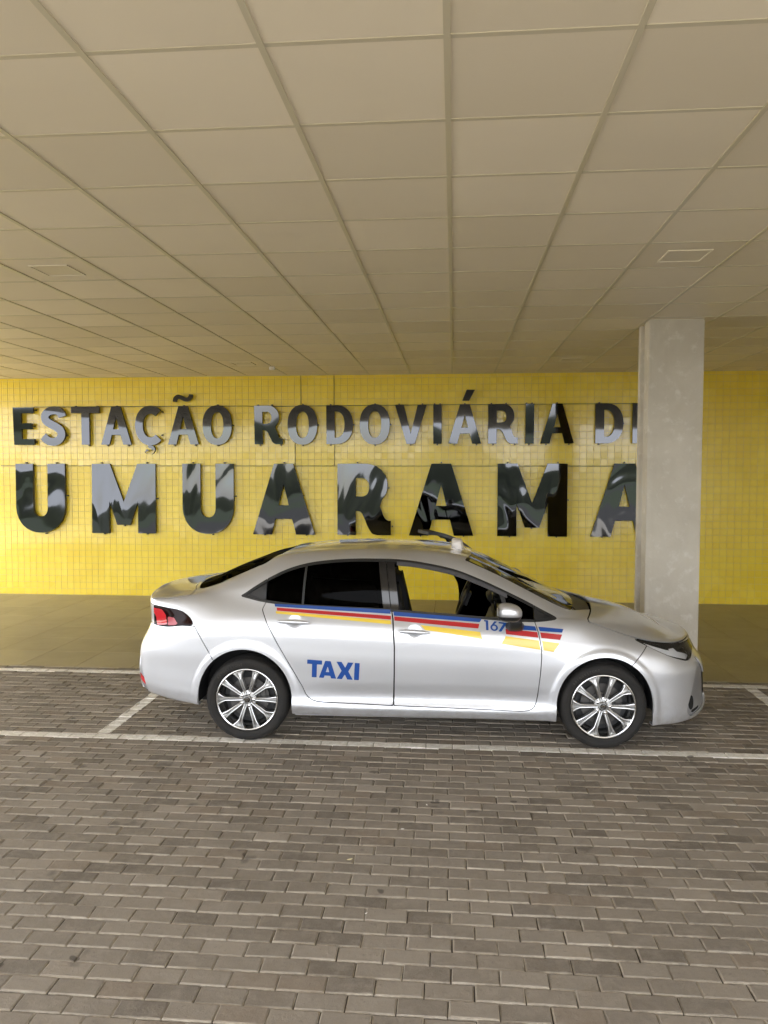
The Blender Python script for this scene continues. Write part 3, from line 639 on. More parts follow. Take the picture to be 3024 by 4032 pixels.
def poly_sd(px_, pz_, loops):
    d = np.full(px_.shape, 1e9); ins = np.zeros(px_.shape, bool)
    for L in loops:
        L = np.asarray(L, float)
        for a, b in zip(L, np.roll(L, -1, axis=0)):
            e = b-a; w0, w1 = px_-a[0], pz_-a[1]; h = np.clip((w0*e[0]+w1*e[1])/max(1e-12, e@e), 0, 1)
            d = np.minimum(d, (w0-e[0]*h)**2+(w1-e[1]*h)**2)
            c1 = (a[1] > pz_) != (b[1] > pz_); with_ = np.where(c1, (b[0]-a[0])*(pz_-a[1])/np.where(b[1] == a[1], 1e-12, b[1]-a[1])+a[0], -1e9); ins ^= c1 & (px_ < with_)
    d = np.sqrt(d); return np.where(ins, -d, d)
def smooth_poly(L, n=6, corners=()):
    L = [np.array(p, float) for p in L]; out = []
    m_ = len(L)
    for i in range(m_):
        a, b, c_, d = L[i-1], L[i], L[(i+1) % m_], L[(i+2) % m_]
        for k in range(n):
            t_ = k/n; out.append(.5*((2*b)+(-a+c_)*t_+(2*a-5*b+4*c_-d)*t_**2+(-a+3*b-3*c_+d)*t_**3))
    return out
def side(loops, g=0.0, ylim=None):
    """field of a side-view outline, only on the flank"""
    def f(V):
        r = poly_sd(V[:, 0], V[:, 2], loops)+g
        if ylim is not None: r = np.maximum(r, V[:, 1]+ylim)
        return r
    return f
AND = lambda *fs: (lambda V: np.max([f(V) for f in fs], axis=0))
OR = lambda *fs: (lambda V: np.min([f(V) for f in fs], axis=0))
NOT = lambda f, g=0.0: (lambda V: -f(V)+g)
GAP = .0032
def mirror(S):
    V, T = S; W = V.copy(); W[:, 1] *= -1; W[:, 4] *= -1; return W, T[:, ::-1]
def both(S):
    A, B = S, mirror(S); return np.vstack([A[0], B[0]]), np.vstack([A[1], B[1]+len(A[0])])
def offs(S, d):
    V, T = S; W = V.copy(); W[:, :3] += W[:, 3:6]*d; return W, T
def flange(S, depth=.012):
    V, T = S; ed = {}
    for a, b, c_ in T.tolist():
        for p, q in ((a, b), (b, c_), (c_, a)): ed[(p, q)] = 1
    bd = [(p, q) for (p, q) in ed if (q, p) not in ed and not (abs(V[p, 1]) < 1e-5 and abs(V[q, 1]) < 1e-5)]
    if not bd: return S
    nv, nt = [], []
    o = len(V)
    for p, q in bd:
        A, B = V[p], V[q]; n_ = np.cross(B[:3]-A[:3], (A[3:6]+B[3:6])/2); l = np.linalg.norm(n_)
        if l < 1e-9: continue
        n_ = n_/l
        for s, dpt in ((A, 0), (B, 0), (B, depth), (A, depth)):
            r = s.copy(); r[:3] = s[:3]-s[3:6]*dpt; r[3:6] = n_; nv.append(r)
        nt += [(o+1, o, o+3), (o+1, o+3, o+2)]; o += 4
    return np.vstack([V, np.array(nv)]), np.vstack([T, np.array(nt)])
def emit(name, S, mat, parent, fl=.012):
    if fl: S = flange(S, fl)
    V, T = S; return meshobj(name, V[:, :3], T, mat, parent, N=V[:, 3:6])

# ---- outlines (side view, metres; x forward from wheelbase centre, z up)
DLO = smooth_poly([(-1.412, 1.108), (-1.375, 1.135), (-1.30, 1.186), (-1.18, 1.257), (-1.05, 1.316), (-.90, 1.358), (-.72, 1.383), (-.52, 1.394), (-.33, 1.395), (-.18, 1.390), (-.01, 1.370), (.23, 1.322), (.43, 1.250), (.62, 1.167), (.78, 1.091), (.90, 1.028), (.985, .985), (1.012, .965), (.985, .953), (.85, .940), (.70, .942), (.465, .955), (.15, .978), (-.16, .998), (-.33, 1.010), (-.9, 1.033), (-1.2, 1.062), (-1.36, 1.092)], 5)
RD = [(-1.209, 1.068), (-1.232, 1.015), (-1.187, .916), (-1.097, .751), (-.994, .571), (-.917, .435), (-.892, .377), (-.870, .350), (-.840, .331), (-.800, .320), (-.75, .316), (-.222, .300), (-.2155, .55), (-.2145, .75), (-.228, .95), (-.246, 1.05), (-.283, 1.365), (-.60, 1.365), (-.95, 1.30), (-1.12, 1.20), (-1.205, 1.10)]
FD = [(-.2165, .300), (.74, .279), (.80, .286), (.834, .306), (.852, .345), (.862, .40), (.878, .552), (.887, .68), (.886, .755), (.866, .871), (.842, .945), (.838, 1.00), (.60, 1.12), (.42, 1.21), (.22, 1.28), (-.01, 1.345), (-.279, 1.365), (-.242, 1.05), (-.224, .95), (-.2105, .75), (-.2115, .55)]
UP_DOOR = None
RDf, FDf, DLOf = side([RD], 0, .5), side([FD], 0, .5), side([DLO], 0, .45)
archR = lambda V: np.maximum(archf(V[:, 0], V[:, 2], -1), V[:, 1]+.55); archF = lambda V: np.maximum(archf(V[:, 0], V[:, 2], 1), V[:, 1]+.55)
TL = smooth_poly([(-2.7, 1.035), (-2.3, 1.033), (-2.12, 1.022), (-2.02, 1.012), (-1.92, 1.000), (-1.86, .982), (-1.80, .940), (-1.772, .894), (-1.79, .889), (-1.89, .879), (-1.99, .866), (-2.09, .868), (-2.16, .878), (-2.3, .895), (-2.7, .90)], 4)
TLf = lambda V: np.maximum(np.maximum(poly_sd(V[:, 0], V[:, 2], [TL]), V[:, 1]+.36), V[:, 0]+1.5)
HL = smooth_poly([(1.595, .813), (1.70, .760), (1.83, .700), (1.94, .660), (2.00, .645), (2.05, .655), (2.12, .69), (2.20, .705), (2.40, .705), (2.40, .742), (2.20, .745), (2.05, .752), (1.95, .764), (1.83, .780), (1.70, .797)], 4)
HLf = lambda V: np.maximum(np.maximum(poly_sd(V[:, 0], V[:, 2], [HL]), V[:, 1]+.33), 1.5-V[:, 0])
yq = lambda V, h: 1-np.clip(V[:, 1]/h, -1, 1)**2
hoodf = lambda V: np.maximum(-V[:, 6], 1.255+.115*yq(V, .70)-V[:, 0])
cowlf = lambda V: np.maximum(np.maximum(-(V[:, 7]-.004), 1.13+.10*yq(V, .66)-V[:, 0]), V[:, 0]-(1.255+.115*yq(V, .70)))
wsf = lambda V: np.maximum(np.maximum(-V[:, 7], (.325+.075*yq(V, .58))-V[:, 0]), V[:, 0]-(1.13+.10*yq(V, .66)))
def rgf(V):
    a, b = V[:, 0]-(-1.235+.11*yq(V, .57)), (-1.80-.10*yq(V, .56))-V[:, 0]; c_ = -V[:, 7]
    k = .05; h = np.maximum(np.stack([a, b, c_]), -k); m_ = np.max(np.stack([a, b, c_]), 0)
    rr = np.sqrt((np.maximum(h+k, 0)**2).sum(0))-k; return np.where(m_ < -k, m_, rr)
trunkf = lambda V: np.minimum(np.maximum(-V[:, 6]-.0, V[:, 0]-(-1.80-.10*yq(V, .56))+.03), np.maximum(np.maximum(V[:, 0]+2.15, -V[:, 1]-.50), .72-V[:, 2]))
rbf = lambda V: np.maximum((V[:, 0]+1.755)*.857+(V[:, 2]-.895)*.515, np.minimum(V[:, 2]-.885, V[:, 0]+9))       # rear bumper: behind the cut below the lamp
rbf = lambda V: np.maximum(np.maximum((V[:, 0]+1.765)*.857+(V[:, 2]-.892)*.515, V[:, 2]-.882), V[:, 0]+1.3)
fbf = lambda V: np.maximum(np.maximum(-(V[:, 0]-1.685)*.72+(V[:, 2]-.775)*.69, -V[:, 6]*0-9), 1.3-V[:, 0])
fb2 = lambda V: np.maximum(fbf(V), V[:, 6]+.001)
FOG = smooth_poly([(2.10, .640), (2.065, .52), (2.02, .37), (1.992, .285), (2.00, .25), (2.035, .222), (2.09, .232), (2.17, .262), (2.205, .30), (2.212, .40), (2.20, .50), (2.15, .60)], 4)
FOGf = lambda V: np.maximum(np.maximum(poly_sd(V[:, 0], V[:, 2], [FOG]), V[:, 1]+.46), 1.7-V[:, 0])
GRf = lambda V: np.maximum(np.maximum(np.maximum(.285-V[:, 2], V[:, 2]-.50), -V[:, 1]-.47-.10*(V[:, 2]-.29)), 1.9-V[:, 0])
SLf = lambda V: np.maximum(np.maximum(np.maximum(.706-V[:, 2], V[:, 2]-.738), -V[:, 1]-.325), 1.9-V[:, 0])
RFL = [(-2.262, .470), (-2.17, .425), (-2.158, .385), (-2.19, .392), (-2.262, .432)]
RCT = [(-2.30, .640), (-2.255, .612), (-2.218, .50), (-2.186, .398), (-2.170, .343), (-2.19, .322), (-2.246, .352), (-2.30, .40)]
RCf = lambda V: np.maximum(np.maximum(poly_sd(V[:, 0], V[:, 2], [RCT]), V[:, 1]+.52), V[:, 0]+1.9)
RFf = lambda V: np.maximum(np.maximum(poly_sd(V[:, 0], V[:, 2], [RFL]), V[:, 1]+.5), V[:, 0]+1.9)
SILL = None

car = empty('taxi_car', (-.24372, 6.71731, 0), R(1.2))
tag(car, 'silver four-door taxi with blue, red and yellow stripes and its far front door open', 'car')
def sub(S, *fs):
    for f in fs: S = clip(S, NOT(f, GAP))
    return S
def pick(f): return clip(BASE, lambda V: f(V)+GAP)
openings = [DLOf, wsf, rgf, cowlf, archR, archF]
body = BASE
for f in openings: body = clip(body, NOT(f))
body = sub(body, RDf, FDf, hoodf, trunkf, TLf, HLf)
body = sub(body, rbf, fb2)
BODY_S = body
emit('body', both(body), M['paint'], car)
emit('hood', both(sub(clip(BASE, lambda V: hoodf(V)+.0075), HLf)), M['paint'], car)
tr_ = sub(pick(trunkf), TLf, rgf); emit('trunk_lid', both(tr_), M['paint'], car)
rb = pick(rbf); rb = clip(clip(rb, NOT(archR)), NOT(RCf)); rb = sub(rb, TLf, trunkf)
rb_o = emit('rear_bumper', both(rb), M['paint'], car)
ct = clip(clip(BASE, lambda V: RCf(V)+.001), NOT(RFf)); emit('corner_trim', offs(ct, -.008), M['bezel'], rb_o); emit('corner_trim', mirror(offs(ct, -.008)), M['bezel'], rb_o)
emit('reflector', offs(clip(BASE, lambda V: RFf(V)+.001), -.002), M['red_lens'], rb_o); emit('reflector', mirror(offs(clip(BASE, lambda V: RFf(V)+.001), -.002)), M['red_lens'], rb_o)
fb = pick(fb2); fb = clip(fb, NOT(archF)); fb = clip(fb, NOT(FOGf)); fb = clip(fb, NOT(GRf)); fb = sub(fb, HLf, SLf)
fb_o = emit('front_bumper', both(fb), M['paint'], car)
emit('grille', both(offs(clip(BASE, GRf), -.006)), M['blk'], fb_o, 0); emit('grille_slot', both(offs(clip(BASE, SLf), -.008)), M['blk_gloss'], fb_o, 0)
fogs = clip(BASE, lambda V: FOGf(V)+.0015)
fogc = lambda V: np.sqrt(((V[:, 0]-2.045)/.028)**2+((V[:, 2]-.322)/.055)**2)*.03-.03
fogl = lambda V: poly_sd(V[:, 0], V[:, 2], [[(2.035, .262), (2.13, .285), (2.125, .262), (2.06, .236)]])
for mir in (0, 1):
    mm = mirror if mir else (lambda s: s)
    b_ = emit('fog_lamp_bezel', mm(offs(clip(clip(fogs, NOT(fogc)), NOT(fogl)), -.014)), M['bezel'], fb_o)
    emit('fog_lamp', mm(offs(clip(fogs, fogc), -.028)), M['blk_gloss'], b_, 0); emit('air_curtain_slot', mm(offs(clip(fogs, fogl), -.022)), M['blk'], b_, 0)
# glass
emit('windscreen', both(offs(clip(BASE, lambda V: wsf(V)+.003), -.003)), M['glass'], car, 0)
frit = clip(clip(BASE, wsf), lambda V: -(wsf(V)+.028)); emit('windscreen_band', both(offs(frit, -.006)), M['blk_gloss'], car, 0)
emit('cowl', both(offs(clip(BASE, lambda V: cowlf(V)+.002), -.025)), M['blk'], car, 0)
emit('rear_window', both(offs(clip(BASE, lambda V: rgf(V)+.003), -.003)), M['tint'], car, 0)
# dark shell behind the panel gaps
inn = offs(BASE, -.016)
def shell(S, *fs):
    for f in fs: S = clip(S, NOT(f, .012))
    return S
inn_r = clip(shell(inn, DLOf, wsf, rgf, archR, archF), lambda V: -np.maximum(.012-V[:, 6], 1.02-V[:, 0]))
inn_l = mirror(shell(inn_r, FDf))
emit('inner_shell', (np.vstack([inn_r[0], inn_l[0]]), np.vstack([inn_r[1], inn_l[1]+len(inn_r[0])])), M['dark'], car, 0)
# ---- doors with their windows
def fine(x0, x1, z0, z1, k=5):
    """finer copy of the flank around a box, for decals"""
    m_ = (G[..., 0] > x0-.05) & (G[..., 0] < x1+.05) & (G[..., 2] > z0-.05) & (G[..., 2] < z1+.05) & (G[..., 1] < -.5)
    jj, ii = np.where(m_); j0, j1, i0, i1 = jj.min(), jj.max(), ii.min(), ii.max()
    A = VX.reshape(NV, NU, -1)[j0:j1+1, i0:i1+1]
    def up(B, ax):
        n_ = B.shape[ax]; tt = np.linspace(0, n_-1, (n_-1)*k+1); f0 = np.minimum(tt.astype(int), n_-2); w_ = tt-f0
        sh = [1]*B.ndim; sh[ax] = -1; w_ = w_.reshape(sh); return np.take(B, f0, ax)*(1-w_)+np.take(B, f0+1, ax)*w_
    A = up(up(A, 0), 1); nv, nu = A.shape[:2]; V = A.reshape(nv*nu, -1); V[:, 3:6] /= np.linalg.norm(V[:, 3:6], axis=1)[:, None]
    id2 = np.arange(nv*nu).reshape(nv, nu); a, b, c_, d = id2[:-1, :-1].ravel(), id2[:-1, 1:].ravel(), id2[1:, 1:].ravel(), id2[1:, :-1].ravel()
    T = np.concatenate([np.stack([a, b, c_], 1), np.stack([a, c_, d], 1)])
    tn2 = np.cross(V[T[:, 1], :3]-V[T[:, 0], :3], V[T[:, 2], :3]-V[T[:, 0], :3]); f2 = (tn2*V[T[:, 0], 3:6]).sum(1) < 0; T[f2] = T[f2][:, ::-1]
    return V, T
def decal(name, loops, mat, parent, door=None, d=.0011):
    L = np.vstack([np.asarray(l, float) for l in loops]); S = fine(L[:, 0].min(), L[:, 0].max(), L[:, 1].min(), L[:, 1].max())
    S = clip(S, lambda V: poly_sd(V[:, 0], V[:, 2], loops))
    if door is not None: S = clip(S, lambda V: door(V)+.0085)
    return emit(name, offs(S, d), mat, parent, 0)
# window pieces inside the daylight opening
trim_in = .020
ring = clip(clip(BASE, DLOf), lambda V: -(DLOf(V)+trim_in))
quarter = [(-1.6, .9), (-1.2155, .9), (-1.2155, 1.5), (-1.6, 1.5)]
def xb(V): return V[:, 0]-(-.265-.12*(V[:, 2]-1.2))       # B pillar axis in side view
def door_set(name_r, name_f, mir):
    mm = mirror if mir else (lambda s: s)
    rd = empty(name_r, (0, 0, 0), 0, car); fd = empty(name_f, (0, 0, 0), 0, car)
    emit('panel', mm(clip(pick(RDf), NOT(DLOf))), M['paint'], rd); emit('panel', mm(clip(pick(FDf), NOT(DLOf))), M['paint'], fd)
    inner = clip(BASE, lambda V: DLOf(V)+trim_in*.9)
    vdiv = lambda V: V[:, 0]+.917-.045*(V[:, 2]-1.2)          # strip between small and large rear panes
    qf = lambda V: V[:, 0]+1.2105
    emit('window_pane', mm(offs(clip(clip(inner, lambda V: xb(V)+.06), lambda V: -(vdiv(V)-.008)), -.006)), M['tint'], rd, 0)
    emit('quarter_pane', mm(offs(clip(clip(inner, lambda V: vdiv(V)+.008), lambda V: -qf(V)+.008), -.006)), M['tint'], rd, 0)
    emit('window_divider', mm(offs(clip(clip(inner, lambda V: np.abs(vdiv(V))-.009), DLOf), -.002)), M['rubber_trim'], rd)
    emit('pillar_cover', mm(offs(clip(clip(inner, lambda V: -(xb(V)+.058)), lambda V: xb(V)+.003), -.001)), M['blk_gloss'], rd)
    emit('pillar_cover', mm(offs(clip(clip(inner, lambda V: -(xb(V)-.003)), lambda V: xb(V)-.062), -.001)), M['blk_gloss'], fd)
    cut2 = clip(clip(inner, lambda V: -(V[:, 0]-.655+.30*(V[:, 2]-1.0))), lambda V: V[:, 0]-.835)
    emit('fixed_pane', mm(offs(cut2, -.006)), M['tint'], fd, 0)
    emit('window_divider', mm(offs(clip(inner, lambda V: np.abs(V[:, 0]-.640+.30*(V[:, 2]-1.0))-.016), -.002)), M['rubber_trim'], fd)
    trc = clip(ring, lambda V: xb(V)); tfc = clip(clip(ring, lambda V: -xb(V)), lambda V: V[:, 0]-.838)
    emit('window_trim', mm(clip(trc, lambda V: -qf(V))), M['rubber_trim'], rd); emit('window_trim', mm(tfc), M['rubber_trim'], fd, .03)
    # rain deflector over the front window
    defl = clip(clip(clip(inner, lambda V: -(xb(V)-.08)), lambda V: -(DLOf(V)+trim_in+.026)), lambda V: np.maximum(1.09-V[:, 2], V[:, 0]-.64))
    emit('rain_deflector', mm(offs(defl, .006)), M['defl'], fd, .004)
    # inside of the doors
    sill_in = lambda V: V[:, 2]-(.955+.0*V[:, 0])
    for dname, f_, par in ((name_r, RDf, rd), (name_f, FDf, fd)):
        emit('door_card', mm((lambda s: (s[0], s[1][:, ::-1]))(offs(clip(clip(BASE, lambda V: f_(V)+.02), NOT(DLOf, -.012)), -.07))), M['cabin'], par, 0)
    for par, (hx, hz) in ((rd, HND[0]), (fd, HND[1])):
        sgn = 1 if mir else -1
        n_ = 14; V, F = [], []
        for i in range(n_+1):
            t_ = i/n_; xx = hx-.128+.252*t_; rr = max(.0012, .0180*(math.sin(math.pi*min(1, max(0, t_)))**.33)*(1.0 if t_ < .75 else 1-.35*(t_-.75)/.25)); ry = rr*.75
            yb = float(np.interp(xx, [-1.1, -.85, -.2, .1], [.892, .890, .887, .887]))+.012
            zz = hz-.0*(t_)-(.006 if par is fd else .004)*(t_-.5)*2
            for k in range(12): a = 2*math.pi*k/12; V.append((xx, sgn*(yb+ry*math.cos(a)), zz+rr*math.sin(a)))
        for i in range(n_):
            for k in range(12): q = (i*12+k, i*12+(k+1) % 12, i*12+12+(k+1) % 12, i*12+12+k); F.append(q if mir else q[::-1])
        meshobj('handle', V, F, M['paint'], par, smooth=True)
    return rd, fd
M['defl'] = glass_mat('smoked_deflector', (.10, .10, .11))
t = NT('grey_deflector'); t.princ(Base__Color=c4(.07, .07, .075), Roughness=.18); M['defl'] = t.m
rd, fd = door_set('rear_door', 'front_door', 0)
rdl, fdl = door_set('rear_door', 'front_door', 1)
# quarter blanks behind the rear doors and sail triangles ahead of the front doors belong to the body
for mir in (0, 1):
    mm = mirror if mir else (lambda s: s)
    qp = clip(BASE, lambda V: np.maximum(DLOf(V), V[:, 0]+1.2125)); emit('quarter_blank', mm(offs(clip(qp, lambda V: DLOf(V)+.022), -.004)), M['blk'], car); emit('quarter_trim', mm(clip(qp, lambda V: -(DLOf(V)+.02))), M['rubber_trim'], car)
    sp_ = clip(BASE, lambda V: np.maximum(DLOf(V), .842-V[:, 0])); emit('sail_panel', mm(offs(clip(sp_, lambda V: DLOf(V)+.02), -.004)), M['blk'], car); emit('sail_trim', mm(clip(sp_, lambda V: -(DLOf(V)+.018))), M['rubber_trim'], car)
# far front door swings open about its front edge
fr_ = clip(clip(clip(clip(BASE, lambda V: np.abs(DLOf(V)-.024)-.046), lambda V: -xb(V)-.02), lambda V: V[:, 0]-.80), lambda V: 1.0-V[:, 2]-.0*V[:, 0])
emit('window_frame', mirror(offs(fr_, -.012)), M['rubber_trim'], fdl, .035)
hinge = Vector((.845, .865, 0))
a_ = R(-64); fdl.location = hinge - Matrix.Rotation(a_, 3, 'Z') @ hinge; fdl.rotation_euler = (0, 0, a_)
fdl['label'] = 'open driver door on the far side of the taxi'
# lamps
tl_body = lambda V: TLf(V)+.002
redz = lambda V: poly_sd(V[:, 0], V[:, 2], [[(-2.125, 1.000), (-2.045, .995), (-2.01, .955), (-1.995, .880), (-2.09, .870), (-2.10, .93), (-2.13, .97)]])
pinkz = lambda V: poly_sd(V[:, 0], V[:, 2], [[(-1.993, .944), (-1.935, .935), (-1.915, .905), (-1.885, .885), (-1.988, .876)]])
for mir in (0, 1):
    mm = mirror if mir else (lambda s: s)
    tl_ = empty('taillight', (0, 0, 0), 0, car); L0 = clip(BASE, tl_body)
    emit('smoked_lens', mm(clip(clip(clip(L0, NOT(redz)), NOT(pinkz)), lambda V: -(V[:, 0]+2.125))), M['dark_red'], tl_)
    emit('clear_lens', mm(clip(clip(L0, NOT(redz)), lambda V: V[:, 0]+2.125)), M['chrome_soft'] if 'chrome_soft' in M else M['bezel'], tl_)
    emit('red_lens', mm(clip(L0, redz)), M['red_lens'], tl_); emit('pale_reflector', mm(clip(clip(L0, pinkz), lambda V: -pinkz(V)-9)), M['pink_lens'], tl_)
    hl = empty('headlight', (0, 0, 0), 0, car); H0 = clip(BASE, lambda V: HLf(V)+.002)
    emit('lens', mm(H0), M['lens'], hl)
    emit('housing', mm(offs(H0, -.03)), M['blk_gloss'], hl, 0)
    st = lambda V: poly_sd(V[:, 0], V[:, 2], [[(1.64, .797), (1.72, .768), (1.83, .735), (1.90, .722), (2.0, .690), (2.03, .672), (2.00, .652), (1.83, .701), (1.70, .762)]])
    emit('chrome_strip', mm(offs(clip(H0, st), -.006)), M['reflector'], hl, 0)
    rf = lambda V: poly_sd(V[:, 0], V[:, 2], [[(1.85, .741), (1.90, .742), (1.975, .672), (1.93, .675)]])
    emit('indicator_reflector', mm(offs(clip(H0, rf), -.010)), M['reflector'], hl, 0)
    for pl, mt_ in (([(1.955, .737), (2.012, .732), (2.042, .690), (2.005, .664), (1.985, .680)], 'reflector'), ([(2.028, .738), (2.095, .730), (2.105, .702), (2.055, .688)], 'chrome'), ([(1.70, .792), (1.80, .777), (1.79, .770), (1.72, .782)], 'panel_white')):
        emit('reflector_facet', mm(offs(clip(H0, lambda V: poly_sd(V[:, 0], V[:, 2], [pl])), -.016)), M[mt_], hl, 0)
# ---- decals
decal('blue_stripe', [[(-1.142, 1.056), (-.242, 1.019), (-.242, .990), (-1.136, 1.036)]], M['decal_b'], rd, RDf)
decal('red_stripe', [[(-1.123, 1.029), (-.242, .976), (-.242, .950), (-1.117, 1.007)]], M['decal_r'], rd, RDf)
decal('yellow_stripe', [[(-1.127, 1.004), (-.242, .944), (-.239, .917), (-1.121, .987)]], M['decal_y'], rd, RDf)
decal('blue_stripe', [[(-.229, 1.007), (.446, .960), (.430, .936), (-.229, .978)]], M['decal_b'], fd, FDf)
decal('red_stripe', [[(-.229, .973), (.427, .924), (.418, .893), (-.226, .944)]], M['decal_r'], fd, FDf)
decal('yellow_stripe', [[(-.018, .914), (.431, .870), (.440, .842), (.450, .818), (.20, .857), (.021, .879)]], M['decal_y'], fd, FDf)
for par, dr in ((fd, FDf), (car, lambda V: -FDf(V)+.004)):
    decal('blue_stripe', [[(.70, .922), (1.053, .895), (1.041, .870), (.70, .890)]], M['decal_b'], par, dr)
    decal('red_stripe', [[(.622, .892), (1.041, .857), (1.024, .819), (.625, .856)]], M['decal_r'], par, dr)
    decal('yellow_stripe', [[(.622, .843), (1.022, .796), (.974, .733), (.589, .788)]], M['decal_y'], par, dr)
def qd(pts, q):      # map unit-square glyph to a quad (bl, br, tr, tl)
    bl, br, tr2, tl2 = [np.array(p) for p in q]; return [tuple((bl*(1-u)+br*u)*(1-v)+(tl2*(1-u)+tr2*u)*v) for u, v in pts]
TX = [(-.881, .5113), (-.4833, .4902), (-.4752, .6232), (-.8752, .6467)]
gl_ = {'T': [[(.095, 0), (.188, 0), (.188, .76), (.285, .76), (.285, 1), (.0, 1), (.0, .76), (.095, .76)]],
       'A': [[(.234, 0), (.326, 0), (.341, .145), (.449, .145), (.468, 0), (.566, 0), (.447, 1), (.344, 1)], [(.362, .355), (.429, .355), (.395, .69)]],
       'X': [[(.574, 0), (.675, 0), (.727, .285), (.777, 0), (.885, 0), (.792, .475), (.881, 1), (.776, 1), (.729, .677), (.656, 1), (.556, 1), (.662, .49)]],
       'I': [[(.906, 0), (1, 0), (1, 1), (.907, 1)]]}
for ch in 'TAXI': decal('letter_film', [qd(L, TX) for L in gl_[ch]], M['decal_b'], rd, RDf)
N1 = [(.462, .884), (.610, .871), (.622, .934), (.458, .953)]
six = [arc(.50, .34, .185, .34, 0, 360, 40)[:-1], arc(.50, .34, .095, .19, 0, 360, 28)[:-1]]
decal('digit_film', [qd(L, N1) for L in [[(.10, 0), (.22, 0), (.22, 1), (.03, 1), (.03, .84), (.10, .84)]]], M['decal_b'], fd, FDf)
decal('digit_film', [qd(six[0], N1), qd(six[1], N1)], M['decal_b'], fd, FDf, d=.0011)
decal('digit_film', [qd([(.325, .42), (.50, 1.0), (.63, 1.0), (.47, .60), (.42, .48)], N1)], M['decal_b'], fd, FDf, d=.0013)
decal('digit_film', [qd([(.72, 0), (.86, 0), (1.06, .86), (1.06, 1), (.70, 1), (.70, .84), (.92, .84)], N1)], M['decal_b'], fd, FDf)

# ---- underbody, liners, sills
meshobj('underbody', *box_vf(-1.9, 2.0, -.62, .62, .24, .32), M['dark'], car)
for sx in (1, -1):
    cx, cz, rx, rz = AR[sx]
    for sy in (-1, 1):
        V, F = [], []; n_ = 28
        for i in range(n_+1):
            a = math.pi*(-.04+1.08*i/n_)
            for yy, k in ((.868, 1.015), (.56, 1.02), (.55, .05)): V.append((cx+rx*k*math.cos(a), sy*yy, cz+rz*k*math.sin(a)))
        for i in range(n_):
            for k in range(2): F.append((3*i+k, 3*i+3+k, 3*i+4+k, 3*i+1+k))
        meshobj('wheel_liner', V, F, M['dark'], car, smooth=False)
for sy in (-1, 1): bevel_box('sill_panel', -.985, .965, min(sy*.70, sy*.846), max(sy*.70, sy*.846), .198, .255, .012, M['paint'], car)
# ---- mirrors
def mirror_set(sy):
    e = empty('door_mirror', (0, 0, 0), 0, fd if sy < 0 else fdl)
    def blob(name, mat, f):
        V, F = [], []; nu, nv = 28, 16
        for j in range(nv+1):
            ph = math.pi*(j/nv-.5)
            for i in range(nu):
                th = 2*math.pi*i/nu; V.append(f(th, ph))
        for j in range(nv):
            for i in range(nu): F.append((j*nu+i, j*nu+(i+1) % nu, (j+1)*nu+(i+1) % nu, (j+1)*nu+i))
        o = meshobj(name, V, F, mat, e, smooth=True); return o
    def spw(v, p): return math.copysign(abs(v)**p, v)
    def housing(lo, hi, grow):
        def f(th, ph):
            # x: front..rear (front is rounded), y: outboard, z: up
            cx_, sx_ = spw(math.cos(th), .75), spw(math.sin(th), .75); cp, sp2 = spw(math.cos(ph), .72), spw(math.sin(ph), .72)
            xx = cx_*cp; yy = sx_*cp; zz = max(lo, min(hi, sp2))
            px2 = .625+(.105*xx if xx > 0 else .080*xx)*grow; pz2 = 1.043+.068*zz*grow-(.018*xx if xx > 0 else 0)*(.4+.6*abs(zz)); py2 = .978+.085*yy*grow
            if zz < 0: pz2 += .010*max(0, xx)
            return (px2, sy*py2, pz2)
        return f
    blob('mirror_cap', M['paint'], housing(-.38, 1, 1.0)); blob('mirror_lower', M['blk'], housing(-1, -.36, .985))
    meshobj('mirror_glass', [(.551, sy*y_, z_) for y_, z_ in ((.90, 1.00), (1.07, 1.00), (1.07, 1.09), (.90, 1.09))], [(0, 1, 2, 3)], M['chrome'], e)
    V, F = [], []
    sec = [(.825, .925, .075), (.865, .928, .062), (.90, .95, .052), (.93, .985, .045)]
    for (yy, zz, hw) in sec:
        for k in range(12):
            a = 2*math.pi*k/12; V.append((.692+hw*.95*spw(math.cos(a), .6), sy*yy, zz-.016+ (.034 if yy < .92 else .022)*spw(math.sin(a), .6)))
    for i in range(len(sec)-1):
        for k in range(12): F.append((i*12+k, i*12+(k+1) % 12, i*12+12+(k+1) % 12, i*12+12+k))
    F.append(tuple(range(36, 48)))
    meshobj('mirror_foot', V, F, M['blk'], e, smooth=True)
    meshobj('turn_signal', *box_vf(.556, .60, min(sy*1.055, sy*1.062), max(sy*1.055, sy*1.062), 1.004, 1.014), M['blk_gloss'], e)
mirror_set(-1); mirror_set(1)
# ---- wheels
def lathe(prof, n=96, cap=False):
    V, F = [], []; m_ = len(prof)
    for i in range(n):
        a = 2*math.pi*i/n
        for (r, y_) in prof: V.append((r*math.cos(a), y_, r*math.sin(a)))
    for i in range(n):
        for k in range(m_-1): F.append((i*m_+k, i*m_+k+1, ((i+1) % n)*m_+k+1, ((i+1) % n)*m_+k))
    return V, F
def shared(name, V, F, mat, smooth=True):
    me = bpy.data.meshes.new(name); me.from_pydata([tuple(map(float, v)) for v in V], [], F); me.materials.append(mat)
    bm = bmesh.new(); bm.from_mesh(me); bmesh.ops.recalc_face_normals(bm, faces=bm.faces); bm.to_mesh(me); bm.free()
    if smooth:
        me.polygons.foreach_set('use_smooth', np.ones(len(me.polygons), bool)); me.set_sharp_from_angle(angle=R(38))
    return me
